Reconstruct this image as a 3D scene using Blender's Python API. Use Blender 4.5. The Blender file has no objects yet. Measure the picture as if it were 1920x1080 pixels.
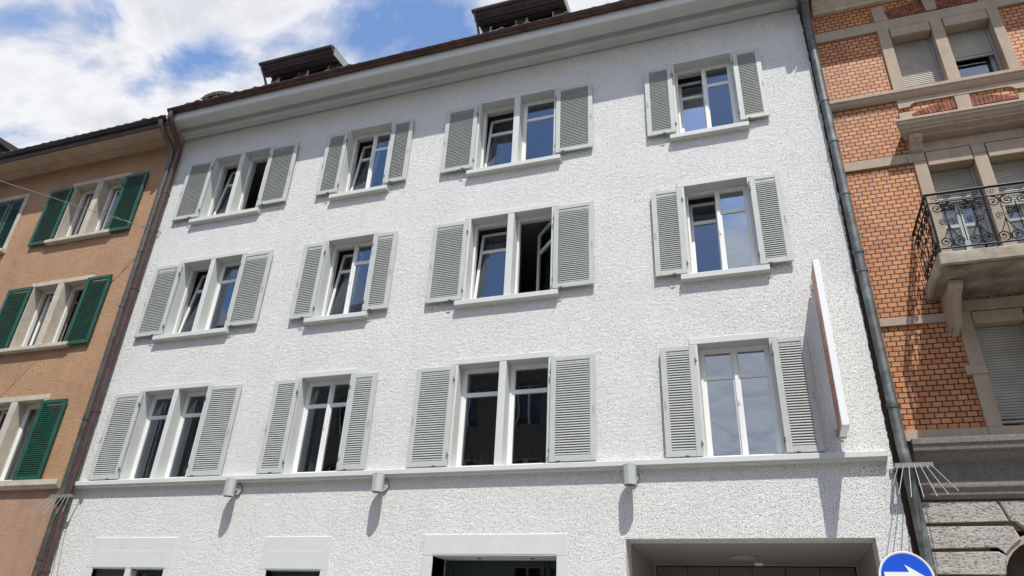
import bpy, math, random
from mathutils import Vector, Matrix
random.seed(7)
S = bpy.context.scene
COL = S.collection
R = math.radians
# ------------------------------------------------------------------ camera
cam = bpy.data.objects.new('camera', bpy.data.cameras.new('camera'))
COL.objects.link(cam)
cF = Vector((-0.30308887, 0.82954295, 0.46903693))
cR = Vector((0.94628797, 0.32013771, 0.04528719))
cU = Vector((0.11258874, -0.45757004, 0.88201668))
M3 = Matrix((cR, cU, -cF)).transposed()
cam.matrix_world = Matrix.Translation((10.66176, -9.6, 1.6)) @ M3.to_4x4()
cam.data.sensor_width = 36
cam.data.lens = 1319.78 / 1920 * 36
cam.data.clip_start = 0.1
cam.data.clip_end = 3000
S.camera = cam
# ------------------------------------------------------------------ sun and sky
SUN = Vector((0.52, -1.0, 2.1)).normalized()
sl = bpy.data.lights.new('sun', 'SUN')
sl.energy = 3.5
sl.angle = R(0.53)
sl.color = (1.0, 0.98, 0.92)
sun = bpy.data.objects.new('sun', sl)
COL.objects.link(sun)
sun.rotation_euler = SUN.to_track_quat('Z', 'Y').to_euler()
sun.location = (14, -20, 40)
W = bpy.data.worlds.new('World')
S.world = W
W.use_nodes = True
nt = W.node_tree
nt.nodes.clear()
def N(tree, typ, **kw):
    n = tree.nodes.new(typ)
    for k, v in kw.items():
        if k.startswith('i_'):
            n.inputs[k[2:].replace('_', ' ')].default_value = v
        else:
            setattr(n, k, v)
    return n
def math_node(t, op, a, b=None, clamp=False):
    n = t.nodes.new('ShaderNodeMath'); n.operation = op; n.use_clamp = clamp
    for i, v in enumerate((a, b)):
        if v is None: continue
        if isinstance(v, (int, float)): n.inputs[i].default_value = v
        else: t.links.new(v, n.inputs[i])
    return n.outputs[0]
def mix_rgb(t, fac, a, b, blend='MIX'):
    n = t.nodes.new('ShaderNodeMix'); n.data_type = 'RGBA'; n.blend_type = blend
    for s, v in ((n.inputs[0], fac), (n.inputs[6], a), (n.inputs[7], b)):
        if isinstance(v, (int, float)): s.default_value = v
        elif isinstance(v, tuple): s.default_value = v if len(v) == 4 else (*v, 1)
        else: t.links.new(v, s)
    return n.outputs[2]
def ramp(t, src, stops, interp='LINEAR'):
    n = t.nodes.new('ShaderNodeValToRGB'); n.color_ramp.interpolation = interp
    e = n.color_ramp.elements
    while len(e) < len(stops): e.new(0.5)
    for k, (p, c) in enumerate(stops):
        e[k].position = p
        e[k].color = (c, c, c, 1) if isinstance(c, (int, float)) else (*c, 1)
    t.links.new(src, n.inputs[0])
    return n.outputs[0]
sky = nt.nodes.new('ShaderNodeTexSky')
sky.sky_type = 'NISHITA'
sky.sun_disc = False
sky.sun_elevation = math.asin(SUN.z)
sky.sun_rotation = math.atan2(SUN.x, SUN.y)
sky.altitude = 400
sky.air_density = 1.0
sky.dust_density = 0.6
sky.ozone_density = 1.6
tc = nt.nodes.new('ShaderNodeTexCoord')
# broad openings (negative) and banks (positive) in the cloud cover: direction, radius, strength
SKYB = [((-0.68, 0.42, 0.60), 0.24, 0.16), ((-0.365, 0.575, 0.73), 0.15, -0.36), ((-0.30, 0.60, 0.74), 0.09, -0.08), ((-0.22, 0.61, 0.76), 0.08, 0.12),
        ((-0.60, 0.464, 0.651), 0.07, -0.20), ((-0.575, 0.475, 0.665), 0.05, -0.12), ((-0.628, 0.46, 0.625), 0.05, -0.10), ((-0.656, 0.385, 0.648), 0.045, -0.20), ((-0.71, 0.35, 0.61), 0.05, -0.13), ((-0.66, 0.456, 0.597), 0.035, -0.20), ((-0.70, 0.398, 0.592), 0.04, -0.12),
        ((-0.2, -0.70, 0.70), 0.8, -0.5), ((0.02, -0.93, 0.36), 0.42, 0.60), ((0.2, 0.5, 0.85), 0.3, 0.05)]
sp = nt.nodes.new('ShaderNodeSeparateXYZ'); nt.links.new(tc.outputs['Generated'], sp.inputs[0])
zz = math_node(nt, 'MAXIMUM', math_node(nt, 'ADD', sp.outputs[2], 0.12), 0.05)
cb = nt.nodes.new('ShaderNodeCombineXYZ')
nt.links.new(math_node(nt, 'DIVIDE', sp.outputs[0], zz), cb.inputs[0])
nt.links.new(math_node(nt, 'DIVIDE', sp.outputs[1], zz), cb.inputs[1])
mp = N(nt, 'ShaderNodeMapping'); nt.links.new(cb.outputs[0], mp.inputs[0])
mp.inputs['Location'].default_value = (3.1, 1.7, 0)
mp.inputs['Rotation'].default_value = (0, 0, R(35))
mp.inputs['Scale'].default_value = (1.0, 1.5, 1)
nz = N(nt, 'ShaderNodeTexNoise', i_Scale=3.4, i_Detail=12.0, i_Roughness=0.6, i_Distortion=0.35)
nt.links.new(mp.outputs[0], nz.inputs['Vector'])
nz2 = N(nt, 'ShaderNodeTexNoise', i_Scale=0.8, i_Detail=3.0, i_Roughness=0.5)
nt.links.new(mp.outputs[0], nz2.inputs['Vector'])
dens = math_node(nt, 'ADD', math_node(nt, 'MULTIPLY', nz.outputs[0], 1.15), math_node(nt, 'MULTIPLY', nz2.outputs[0], 0.25))
dens = math_node(nt, 'SUBTRACT', dens, 0.19)
DIRV = tc.outputs['Generated']
def blob(d, rad, amt):
    d = Vector(d).normalized()
    v = N(nt, 'ShaderNodeVectorMath', operation='DISTANCE'); nt.links.new(DIRV, v.inputs[0]); v.inputs[1].default_value = d
    mr = N(nt, 'ShaderNodeMapRange', interpolation_type='SMOOTHSTEP'); nt.links.new(v.outputs['Value'], mr.inputs[0])
    mr.inputs[1].default_value = 0; mr.inputs[2].default_value = rad; mr.inputs[3].default_value = amt; mr.inputs[4].default_value = 0
    return mr.outputs[0]
for d_, r_, a_ in SKYB:
    dens = math_node(nt, 'ADD', dens, blob(d_, r_, a_))
cov = ramp(nt, dens, [(0.27, 0.0), (0.40, 0.42), (0.47, 0.78), (0.56, 1.0)])
shade = ramp(nt, nz.outputs[0], [(0.36, (4.7, 4.85, 5.3)), (0.5, (6.3, 6.35, 6.6)), (0.64, (5.0, 5.1, 5.5))])
glow = math_node(nt, 'ADD', blob((SUN.x, SUN.y, SUN.z), 0.8, 1.3), 1.0)
shade = mix_rgb(nt, 1.0, shade, glow, 'MULTIPLY')
bg = nt.nodes.new('ShaderNodeBackground')
nt.links.new(mix_rgb(nt, cov, mix_rgb(nt, 1.0, sky.outputs[0], (1.62, 1.68, 1.78), 'MULTIPLY'), shade), bg.inputs[0])
bg.inputs[1].default_value = 0.1
wo = nt.nodes.new('ShaderNodeOutputWorld')
nt.links.new(bg.outputs[0], wo.inputs[0])
S.view_settings.view_transform = 'Standard'
S.view_settings.look = 'None'
S.view_settings.exposure = 0.55
S.view_settings.gamma = 1
S.view_settings.use_curve_mapping = False
S.render.engine = 'CYCLES'
S.cycles.max_bounces = 8
S.cycles.transparent_max_bounces = 16
S.cycles.caustics_reflective = False
S.cycles.caustics_refractive = False

# ------------------------------------------------------------------ materials
def mat(name, col, rough=0.75, metal=0.0, var=0.08, vscale=3.0, bump=0.0, bscale=40.0, bdist=0.01, spec=0.4, dirt=None, streak=0.0):
    m = bpy.data.materials.new(name); m.use_nodes = True
    t = m.node_tree; b = t.nodes['Principled BSDF']
    b.inputs['Roughness'].default_value = rough
    b.inputs['Metallic'].default_value = metal
    b.inputs['Specular IOR Level'].default_value = spec
    g = N(t, 'ShaderNodeNewGeometry')
    n1 = N(t, 'ShaderNodeTexNoise', i_Scale=vscale, i_Detail=6.0, i_Roughness=0.6)
    t.links.new(g.outputs['Position'], n1.inputs['Vector'])
    f = ramp(t, n1.outputs[0], [(0.3, 1 - var * 1.6), (0.7, 1 + var * 0.4)])
    c = mix_rgb(t, 1.0, (*col, 1), f, 'MULTIPLY')
    if dirt:
        n2 = N(t, 'ShaderNodeTexNoise', i_Scale=dirt[1], i_Detail=8.0, i_Roughness=0.65)
        t.links.new(g.outputs['Position'], n2.inputs['Vector'])
        c = mix_rgb(t, ramp(t, n2.outputs[0], [(dirt[2], 0.0), (dirt[2] + 0.16, dirt[3])]), c, dirt[0])
    if streak:
        mpn = N(t, 'ShaderNodeMapping'); mpn.inputs['Scale'].default_value = (14, 14, 0.7)
        t.links.new(g.outputs['Position'], mpn.inputs[0])
        n3 = N(t, 'ShaderNodeTexNoise', i_Scale=1.0, i_Detail=5.0, i_Roughness=0.6)
        t.links.new(mpn.outputs[0], n3.inputs['Vector'])
        c = mix_rgb(t, 1.0, c, ramp(t, n3.outputs[0], [(0.35, 1 - streak), (0.6, 1.0)]), 'MULTIPLY')
    t.links.new(c, b.inputs['Base Color'])
    if bump:
        n4 = N(t, 'ShaderNodeTexNoise', i_Scale=bscale, i_Detail=4.0, i_Roughness=0.6)
        t.links.new(g.outputs['Position'], n4.inputs['Vector'])
        bn = N(t, 'ShaderNodeBump', i_Strength=bump, i_Distance=bdist)
        t.links.new(n4.outputs[0], bn.inputs['Height'])
        t.links.new(bn.outputs[0], b.inputs['Normal'])
    m.diffuse_color = (*col, 1)
    return m
def plaster(name, col, scale, dist, strength=1.0, var=0.05, pit_tint=None, angle=20, streak=(0.90, 0.88, 0.85)):
    """roughcast render: trowelled lumps with small pits between them"""
    m = bpy.data.materials.new(name); m.use_nodes = True
    t = m.node_tree; b = t.nodes['Principled BSDF']
    b.inputs['Roughness'].default_value = 0.92
    b.inputs['Specular IOR Level'].default_value = 0.15
    g = N(t, 'ShaderNodeNewGeometry')
    mpn = N(t, 'ShaderNodeMapping'); mpn.inputs['Rotation'].default_value = (0, R(angle), 0); mpn.inputs['Scale'].default_value = (1, 1, 1.7)
    t.links.new(g.outputs['Position'], mpn.inputs[0])
    nA = N(t, 'ShaderNodeTexNoise', i_Scale=scale, i_Detail=3.0, i_Roughness=0.6, i_Distortion=0.45)
    t.links.new(mpn.outputs[0], nA.inputs['Vector'])
    nB = N(t, 'ShaderNodeTexNoise', i_Scale=scale * 0.22, i_Detail=4.0, i_Roughness=0.5)
    t.links.new(mpn.outputs[0], nB.inputs['Vector'])
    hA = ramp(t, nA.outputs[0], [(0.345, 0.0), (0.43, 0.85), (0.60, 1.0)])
    h = math_node(t, 'ADD', math_node(t, 'MULTIPLY', hA, 1.0), math_node(t, 'MULTIPLY', nB.outputs[0], 0.8))
    bn = N(t, 'ShaderNodeBump', i_Strength=strength, i_Distance=dist)
    t.links.new(h, bn.inputs['Height']); t.links.new(bn.outputs[0], b.inputs['Normal'])
    nC = N(t, 'ShaderNodeTexNoise', i_Scale=1.3, i_Detail=7.0, i_Roughness=0.62)
    t.links.new(g.outputs['Position'], nC.inputs['Vector'])
    c = mix_rgb(t, 1.0, (*col, 1), ramp(t, nC.outputs[0], [(0.3, 1 - var * 1.5), (0.7, 1.0)]), 'MULTIPLY')
    mps = N(t, 'ShaderNodeMapping'); mps.inputs['Scale'].default_value = (7, 7, 0.45)
    t.links.new(g.outputs['Position'], mps.inputs[0])
    nS = N(t, 'ShaderNodeTexNoise', i_Scale=1.0, i_Detail=5.0, i_Roughness=0.62); t.links.new(mps.outputs[0], nS.inputs['Vector'])
    c = mix_rgb(t, 1.0, c, ramp(t, nS.outputs[0], [(0.32, streak), (0.55, (1.0, 1.0, 1.0))]), 'MULTIPLY')
    if pit_tint:
        c = mix_rgb(t, ramp(t, nA.outputs[0], [(0.365, pit_tint[1]), (0.42, 0.0)]), c, pit_tint[0])  # pits take a darker tint, from the same noise as the relief
    t.links.new(c, b.inputs['Base Color'])
    m.diffuse_color = (*col, 1)
    return m
def glass_mat(name, refl, tint):
    m = bpy.data.materials.new(name); m.use_nodes = True
    t = m.node_tree; t.nodes.clear()
    tr = N(t, 'ShaderNodeBsdfTransparent'); tr.inputs[0].default_value = (*tint, 1)
    gl = N(t, 'ShaderNodeBsdfGlossy'); gl.inputs[0].default_value = (0.8, 0.88, 1.0, 1); gl.inputs[1].default_value = 0.012
    g = N(t, 'ShaderNodeNewGeometry')
    nn = N(t, 'ShaderNodeTexNoise', i_Scale=1.6, i_Detail=1.0)
    t.links.new(g.outputs['Position'], nn.inputs['Vector'])
    bn = N(t, 'ShaderNodeBump', i_Strength=0.25, i_Distance=0.01)
    t.links.new(nn.outputs[0], bn.inputs['Height']); t.links.new(bn.outputs[0], gl.inputs['Normal'])
    lw = N(t, 'ShaderNodeLayerWeight'); lw.inputs[0].default_value = 0.35
    f = math_node(t, 'ADD', math_node(t, 'MULTIPLY', lw.outputs[1], 0.12), refl, True)
    mx = N(t, 'ShaderNodeMixShader'); t.links.new(f, mx.inputs[0]); t.links.new(tr.outputs[0], mx.inputs[1]); t.links.new(gl.outputs[0], mx.inputs[2])
    o = N(t, 'ShaderNodeOutputMaterial'); t.links.new(mx.outputs[0], o.inputs[0])
    return m
def brick_mat():
    m = bpy.data.materials.new('orange_brick'); m.use_nodes = True
    t = m.node_tree; b = t.nodes['Principled BSDF']
    b.inputs['Roughness'].default_value = 0.6; b.inputs['Specular IOR Level'].default_value = 0.35
    g = N(t, 'ShaderNodeNewGeometry'); s = N(t, 'ShaderNodeSeparateXYZ'); t.links.new(g.outputs['Position'], s.inputs[0])
    c = N(t, 'ShaderNodeCombineXYZ')
    t.links.new(math_node(t, 'SUBTRACT', s.outputs[0], 12.611 - 1.17), c.inputs[0])
    t.links.new(math_node(t, 'SUBTRACT', s.outputs[2], 4.347 - 1.41), c.inputs[1])
    bt = N(t, 'ShaderNodeTexBrick', i_Scale=1.0, i_Mortar_Size=0.0068, i_Mortar_Smooth=0.1, i_Bias=0.0, i_Brick_Width=0.117, i_Row_Height=0.0705)
    bt.offset = 0.5; bt.inputs['Color1'].default_value = (0.60, 0.265, 0.115, 1); bt.inputs['Color2'].default_value = (0.48, 0.18, 0.066, 1)
    bt.inputs['Mortar'].default_value = (0.012, 0.006, 0.005, 1)
    t.links.new(c.outputs[0], bt.inputs['Vector'])
    n = N(t, 'ShaderNodeTexNoise', i_Scale=1.1, i_Detail=6.0, i_Roughness=0.6); t.links.new(g.outputs['Position'], n.inputs['Vector'])
    n2 = N(t, 'ShaderNodeTexNoise', i_Scale=60.0, i_Detail=3.0); t.links.new(g.outputs['Position'], n2.inputs['Vector'])
    col = mix_rgb(t, 1.0, bt.outputs[0], ramp(t, n.outputs[0], [(0.3, 0.78), (0.65, 1.06)]), 'MULTIPLY')
    col = mix_rgb(t, 1.0, col, ramp(t, n2.outputs[0], [(0.3, 0.88), (0.7, 1.08)]), 'MULTIPLY')
    t.links.new(col, b.inputs['Base Color'])
    bn = N(t, 'ShaderNodeBump', i_Strength=1.0, i_Distance=0.008); bn.invert = True
    t.links.new(bt.outputs[1], bn.inputs['Height']); t.links.new(bn.outputs[0], b.inputs['Normal'])
    return m
M = {}
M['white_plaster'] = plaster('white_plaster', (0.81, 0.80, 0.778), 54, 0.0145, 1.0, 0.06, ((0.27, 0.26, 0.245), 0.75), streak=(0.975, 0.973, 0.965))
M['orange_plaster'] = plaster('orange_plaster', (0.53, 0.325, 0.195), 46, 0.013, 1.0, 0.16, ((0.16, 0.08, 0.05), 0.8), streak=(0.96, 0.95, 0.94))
M['pink_plaster'] = plaster('pink_plaster', (0.46, 0.295, 0.205), 40, 0.010, 0.9, 0.14)
M['gray_paint'] = mat('gray_paint', (0.60, 0.61, 0.59), 0.7, var=0.04, bump=0.15, bscale=60, bdist=0.004)
M['shutter_gray'] = mat('shutter_gray', (0.50, 0.515, 0.485), 0.5, var=0.05, vscale=5)
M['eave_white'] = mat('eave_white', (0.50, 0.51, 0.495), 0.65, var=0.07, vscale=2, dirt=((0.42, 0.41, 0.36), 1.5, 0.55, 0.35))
M['frame_white'] = mat('frame_white', (0.80, 0.80, 0.78), 0.4, var=0.04)
M['glass'] = glass_mat('glass', 0.105, (0.72, 0.76, 0.77))
M['glass_bright'] = glass_mat('glass_bright', 0.33, (0.6, 0.64, 0.66))
M['room'] = mat('room', (0.22, 0.20, 0.185), 0.9)
M['curtain_brown'] = mat('curtain_brown', (0.06, 0.048, 0.043), 0.9, var=0.25, vscale=2)
M['curtain_pale'] = mat('curtain_pale', (0.17, 0.165, 0.165), 0.9, var=0.15)
M['gutter_brown'] = mat('gutter_brown', (0.085, 0.040, 0.032), 0.42, 0.25, var=0.35, vscale=4, dirt=((0.16, 0.10, 0.08), 6, 0.55, 0.5))
M['pipe_brown'] = mat('pipe_brown', (0.105, 0.066, 0.06), 0.40, 0.2, var=0.2, vscale=5, streak=0.25)
M['pipe_gray'] = mat('pipe_gray', (0.14, 0.125, 0.115), 0.42, 0.3, var=0.3, vscale=6, streak=0.3)
M['pipe_zinc'] = mat('pipe_zinc', (0.155, 0.165, 0.16), 0.5, 0.35, var=0.35, vscale=6, dirt=((0.30, 0.34, 0.32), 5, 0.52, 0.55), streak=0.25)
M['gutter_dark'] = mat('gutter_dark', (0.035, 0.042, 0.038), 0.45, 0.2, var=0.3)
M['soffit_tan'] = mat('soffit_tan', (0.46, 0.33, 0.24), 0.7, var=0.12, dirt=((0.3, 0.22, 0.16), 1.2, 0.52, 0.5))
M['dark_wood'] = mat('dark_wood', (0.07, 0.05, 0.042), 0.6, var=0.3)
M['dormer_metal'] = mat('dormer_metal', (0.085, 0.068, 0.07), 0.5, 0.3, var=0.2)
M['zinc_sheet'] = mat('zinc_sheet', (0.40, 0.42, 0.41), 0.5, 0.3, var=0.15)
M['roof_tile'] = mat('roof_tile', (0.16, 0.135, 0.12), 0.85, var=0.45, vscale=9, bump=0.5, bscale=50, dirt=((0.36, 0.37, 0.34), 14, 0.52, 0.7))
M['stone_beige'] = mat('stone_beige', (0.55, 0.49, 0.40), 0.85, var=0.12, vscale=5, bump=0.3, bscale=70, bdist=0.004, streak=0.12)
M['green'] = mat('green', (0.011, 0.085, 0.056), 0.42, var=0.2, vscale=7)
M['sandstone'] = mat('sandstone', (0.43, 0.335, 0.255), 0.85, var=0.10, vscale=3, bump=0.3, bscale=90, bdist=0.003, streak=0.10)
M['granite'] = mat('granite', (0.21, 0.185, 0.16), 0.85, var=0.2, vscale=25, bump=0.5, bscale=60, bdist=0.004, dirt=((0.13, 0.11, 0.09), 3, 0.5, 0.5))
M['rock_face'] = plaster('rock_face', (0.47, 0.435, 0.395), 27, 0.016, 1.0, 0.16, ((0.22, 0.19, 0.16), 0.7), angle=-20)
M['groove'] = mat('groove', (0.25, 0.175, 0.14), 0.9)
M['brick'] = brick_mat()
M['voussoir'] = mat('voussoir', (0.30, 0.095, 0.055), 0.8, var=0.5, vscale=9)
M['mortar_and_gap_shade'] = mat('mortar_and_gap_shade', (0.05, 0.03, 0.02), 0.9)  # arch mortar; also carries the painted shade of the gap by the downpipe
M['blind'] = mat('blind', (0.47, 0.45, 0.40), 0.6, var=0.12, vscale=4)
M['old_concrete'] = mat('old_concrete', (0.27, 0.22, 0.17), 0.9, var=0.4, vscale=4, bump=0.5, bscale=40, dirt=((0.48, 0.44, 0.37), 5, 0.60, 0.8))
M['slab_edge'] = mat('slab_edge', (0.42, 0.36, 0.28), 0.9, var=0.3, vscale=6, bump=0.4, bscale=60, dirt=((0.13, 0.11, 0.09), 7, 0.55, 0.6))
M['iron'] = mat('iron', (0.015, 0.015, 0.016), 0.5, 0.4, var=0.3)
M['wire'] = mat('wire', (0.20, 0.20, 0.18), 0.5, 0.5)
M['steel'] = mat('steel', (0.32, 0.33, 0.32), 0.38, 0.55, var=0.1)
M['hardware'] = mat('hardware', (0.14, 0.14, 0.13), 0.5, 0.5)
M['lamp_gray'] = mat('lamp_gray', (0.56, 0.57, 0.56), 0.38, 0.35, var=0.04)
M['sign_white'] = mat('sign_white', (0.82, 0.82, 0.81), 0.4, var=0.02)
M['sign_face'] = mat('sign_face', (0.48, 0.20, 0.15), 0.45, var=0.2, vscale=2.2, dirt=((0.62, 0.45, 0.40), 2.5, 0.5, 0.7))
M['sign_blue'] = mat('sign_blue', (0.005, 0.085, 0.62), 0.35, var=0.02)
M['door_glass'] = glass_mat('door_glass', 0.06, (0.25, 0.33, 0.33))
M['door_metal'] = mat('door_metal', (0.035, 0.055, 0.055), 0.4, 0.3)
M['passage'] = mat('passage', (0.36, 0.325, 0.30), 0.85, var=0.06)
M['asphalt'] = mat('asphalt', (0.13, 0.128, 0.122), 0.9, var=0.2, vscale=1.5, bump=0.4, bscale=120)
M['pavement'] = mat('pavement', (0.42, 0.41, 0.385), 0.9, var=0.15, vscale=1.2, bump=0.2, bscale=60)
M['kerb'] = mat('kerb', (0.36, 0.35, 0.34), 0.85)
M['line_paint'] = mat('line_paint', (0.7, 0.7, 0.68), 0.7)
M['opp_gray'] = mat('opp_gray', (0.17, 0.165, 0.155), 0.9)
M['opp_ochre'] = mat('opp_ochre', (0.16, 0.145, 0.125), 0.9)
M['rope'] = mat('rope', (0.22, 0.21, 0.19), 0.7)

# ------------------------------------------------------------------ mesh helpers
class MB:
    def __init__(s): s.v = []; s.f = []; s.mi = []; s.cur = 0
    def add(s, vs, fs):
        o = len(s.v); s.v += [tuple(v) for v in vs]
        s.f += [tuple(i + o for i in f) for f in fs]; s.mi += [s.cur] * len(fs)
        return s
    def box(s, x0, x1, y0, y1, z0, z1):
        return s.add([(x0, y0, z0), (x1, y0, z0), (x1, y1, z0), (x0, y1, z0), (x0, y0, z1), (x1, y0, z1), (x1, y1, z1), (x0, y1, z1)],
                     [(0, 3, 2, 1), (4, 5, 6, 7), (0, 1, 5, 4), (1, 2, 6, 5), (2, 3, 7, 6), (3, 0, 4, 7)])
    def bbox(s, x0, x1, y0, y1, z0, z1, b=0.006):
        """box with the four front (-Y) edges chamfered"""
        return s.add([(x0, y0 + b, z0), (x1, y0 + b, z0), (x1, y0 + b, z1), (x0, y0 + b, z1),
                      (x0 + b, y0, z0 + b), (x1 - b, y0, z0 + b), (x1 - b, y0, z1 - b), (x0 + b, y0, z1 - b),
                      (x0, y1, z0), (x1, y1, z0), (x1, y1, z1), (x0, y1, z1)],
                     [(4, 5, 6, 7), (0, 1, 5, 4), (1, 2, 6, 5), (2, 3, 7, 6), (3, 0, 4, 7), (0, 8, 9, 1), (1, 9, 10, 2), (2, 10, 11, 3), (3, 11, 8, 0), (8, 11, 10, 9)])
    def prof(s, x0, x1, pts):
        """closed Y-Z profile extruded along X"""
        n = len(pts)
        vs = [(x0, y, z) for y, z in pts] + [(x1, y, z) for y, z in pts]
        return s.add(vs, [(i, (i + 1) % n, n + (i + 1) % n, n + i) for i in range(n)] + [tuple(range(n - 1, -1, -1)), tuple(range(n, 2 * n))])
    def plate(s, pts, y0, y1):
        """closed X-Z outline extruded along Y"""
        n = len(pts)
        vs = [(x, y0, z) for x, z in pts] + [(x, y1, z) for x, z in pts]
        return s.add(vs, [(i, n + i, n + (i + 1) % n, (i + 1) % n) for i in range(n)] + [tuple(range(n)), tuple(range(2 * n - 1, n - 1, -1))])
    def tube(s, pts, r, seg=8, cap=True):
        pts = [Vector(p) for p in pts]; n = len(pts); rr = r if isinstance(r, (list, tuple)) else [r] * n
        vs = []; up = None
        for i, p in enumerate(pts):
            d = (pts[min(i + 1, n - 1)] - pts[max(i - 1, 0)]).normalized()
            if up is None:
                up = d.orthogonal().normalized()
            up = (up - d * up.dot(d)).normalized(); w = d.cross(up)
            for k in range(seg):
                a = 2 * math.pi * k / seg
                vs.append(p + (up * math.cos(a) + w * math.sin(a)) * rr[i])
        fs = [(i * seg + k, i * seg + (k + 1) % seg, (i + 1) * seg + (k + 1) % seg, (i + 1) * seg + k) for i in range(n - 1) for k in range(seg)]
        if cap: fs += [tuple(range(seg - 1, -1, -1)), tuple((n - 1) * seg + k for k in range(seg))]
        return s.add(vs, fs)
    def grid_wall(s, x0, x1, z0, z1, y0, y1, holes):
        """slab between y0 (front) and y1 with rectangular holes (hx0,hx1,hz0,hz1)"""
        xs = sorted({x0, x1} | {h[0] for h in holes} | {h[1] for h in holes}); zs = sorted({z0, z1} | {h[2] for h in holes} | {h[3] for h in holes})
        nx, nz_ = len(xs) - 1, len(zs) - 1
        solid = lambda i, j: 0 <= i < nx and 0 <= j < nz_ and not any(h[0] < (xs[i] + xs[i + 1]) / 2 < h[1] and h[2] < (zs[j] + zs[j + 1]) / 2 < h[3] for h in holes)
        for i in range(nx):
            for j in range(nz_):
                if not solid(i, j): continue
                a, b, c, d = xs[i], xs[i + 1], zs[j], zs[j + 1]
                s.add([(a, y0, c), (b, y0, c), (b, y0, d), (a, y0, d)], [(0, 1, 2, 3)])
                s.add([(a, y1, c), (b, y1, c), (b, y1, d), (a, y1, d)], [(3, 2, 1, 0)])
                if not solid(i - 1, j): s.add([(a, y0, c), (a, y0, d), (a, y1, d), (a, y1, c)], [(0, 1, 2, 3)])
                if not solid(i + 1, j): s.add([(b, y0, c), (b, y0, d), (b, y1, d), (b, y1, c)], [(3, 2, 1, 0)])
                if not solid(i, j - 1): s.add([(a, y0, c), (b, y0, c), (b, y1, c), (a, y1, c)], [(3, 2, 1, 0)])
                if not solid(i, j + 1): s.add([(a, y0, d), (b, y0, d), (b, y1, d), (a, y1, d)], [(0, 1, 2, 3)])
        return s
    def xf(s, fn, start=0):
        s.v = s.v[:start] + [tuple(fn(Vector(v))) for v in s.v[start:]]
        return s
    def build(s, name, m, parent=None, smooth=False):
        me = bpy.data.meshes.new(name); me.from_pydata(s.v, [], s.f); 
        for x in (m if isinstance(m, list) else [m]): me.materials.append(x)
        if isinstance(m, list):
            for p, k in zip(me.polygons, s.mi): p.material_index = k
        if smooth:
            for p in me.polygons: p.use_smooth = True
            me.set_sharp_from_angle(angle=R(40))
        me.update()
        o = bpy.data.objects.new(name, me); COL.objects.link(o)
        if parent: o.parent = parent
        return o
def tag(o, label=None, cat=None, group=None, kind=None):
    if label: o['label'] = label
    if cat: o['category'] = cat
    if group: o['group'] = group
    if kind: o['kind'] = kind
    return o
def empty(name, label, cat, loc=(0, 0, 0), group=None):
    """things keep their meshes in world coordinates; the Empty stands at the thing's base"""
    o = bpy.data.objects.new(name, None); COL.objects.link(o); o.empty_display_size = 0.3
    tag(o, label, cat, group)
    o.location = loc
    return o
def part(name, mb, m, root, parent=None, smooth=False):
    """build in world coordinates and attach below root (or below one of its parts)"""
    p = parent or root
    off = Vector(root.location)
    mb.v = [tuple(Vector(v) - off) for v in mb.v]
    return mb.build(name, m, p, smooth)

# ------------------------------------------------------------------ the setting
g = MB().add([(-600, -600, 0), (600, -600, 0), (600, 600, 0), (-600, 600, 0)], [(0, 1, 2, 3)])
tag(g.build('ground', M['pavement']), kind='structure')
g = MB().add([(-90, -11.2, 0.004), (90, -11.2, 0.004), (90, -2.4, 0.004), (-90, -2.4, 0.004)], [(0, 1, 2, 3)])
tag(g.build('road', M['asphalt']), kind='structure')
g = MB().box(-90, 90, -2.25, 0.0, 0.002, 0.13)
tag(g.build('pavement', M['pavement']), kind='structure')
g = MB().box(-90, 90, -14.9, -11.35, 0.002, 0.13)
tag(g.build('pavement', M['pavement']), kind='structure')
g = MB().box(-90, 90, -2.4, -2.25, 0.002, 0.14); g.box(-90, 90, -11.35, -11.2, 0.002, 0.14)
tag(g.build('kerb', M['kerb']), kind='structure')
g = MB()
for k in range(-20, 21): g.add([(k * 4, -6.86, 0.008), (k * 4 + 2, -6.86, 0.008), (k * 4 + 2, -6.74, 0.008), (k * 4, -6.74, 0.008)], [(0, 1, 2, 3)])
tag(g.build('road_marking', M['line_paint']), kind='structure')

# ================================================================== WHITE HOUSE
XL, XR = -1.10, 12.36
wh = empty('white_house', 'white roughcast house with grey louvred shutters, between the orange and the brick house', 'house', (5.6, 0, 0))
ZT = {'A': 11.202, 'B': 8.508, 'C': 5.739}
ZB = {'A': 9.565, 'B': 6.865, 'C': 4.10}
OP = [[(0.0, 0.682), (0.785, 1.442)], [(3.410, 4.378)], [(6.325, 7.018), (7.135, 7.811)], [(10.024, 10.992)]]
holes = []
SW = 0.105
for r in 'ABC':
    for col in OP:
        holes.append((col[0][0] - SW + 0.02, col[-1][1] + SW - 0.02, ZB[r] - 0.02, ZT[r] + 0.07))
G1 = (0.02, 0.72); G1b = (0.83, 1.50); G2 = (3.44, 4.39)
holes += [(G1[0], G1b[1], 1.2, 2.66), (G2[0], G2[1], 1.2, 2.665), (6.18, 7.985, 0.15, 2.87), (8.91, 11.87, 0.0, 3.09)]
w = MB().grid_wall(XL, 12.26, 0.0, 12.05, 0.0, 0.40, holes)
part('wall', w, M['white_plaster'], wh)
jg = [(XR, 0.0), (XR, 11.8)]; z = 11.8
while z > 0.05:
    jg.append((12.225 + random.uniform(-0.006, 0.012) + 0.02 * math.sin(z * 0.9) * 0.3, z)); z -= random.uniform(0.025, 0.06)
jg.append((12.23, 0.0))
part('joint_shadow', MB().plate(jg[::-1], -0.004, 0.03), M['mortar_and_gap_shade'], wh)  # jagged dark plate, shadow of the joint gap behind the downpipe put into its colour
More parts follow.
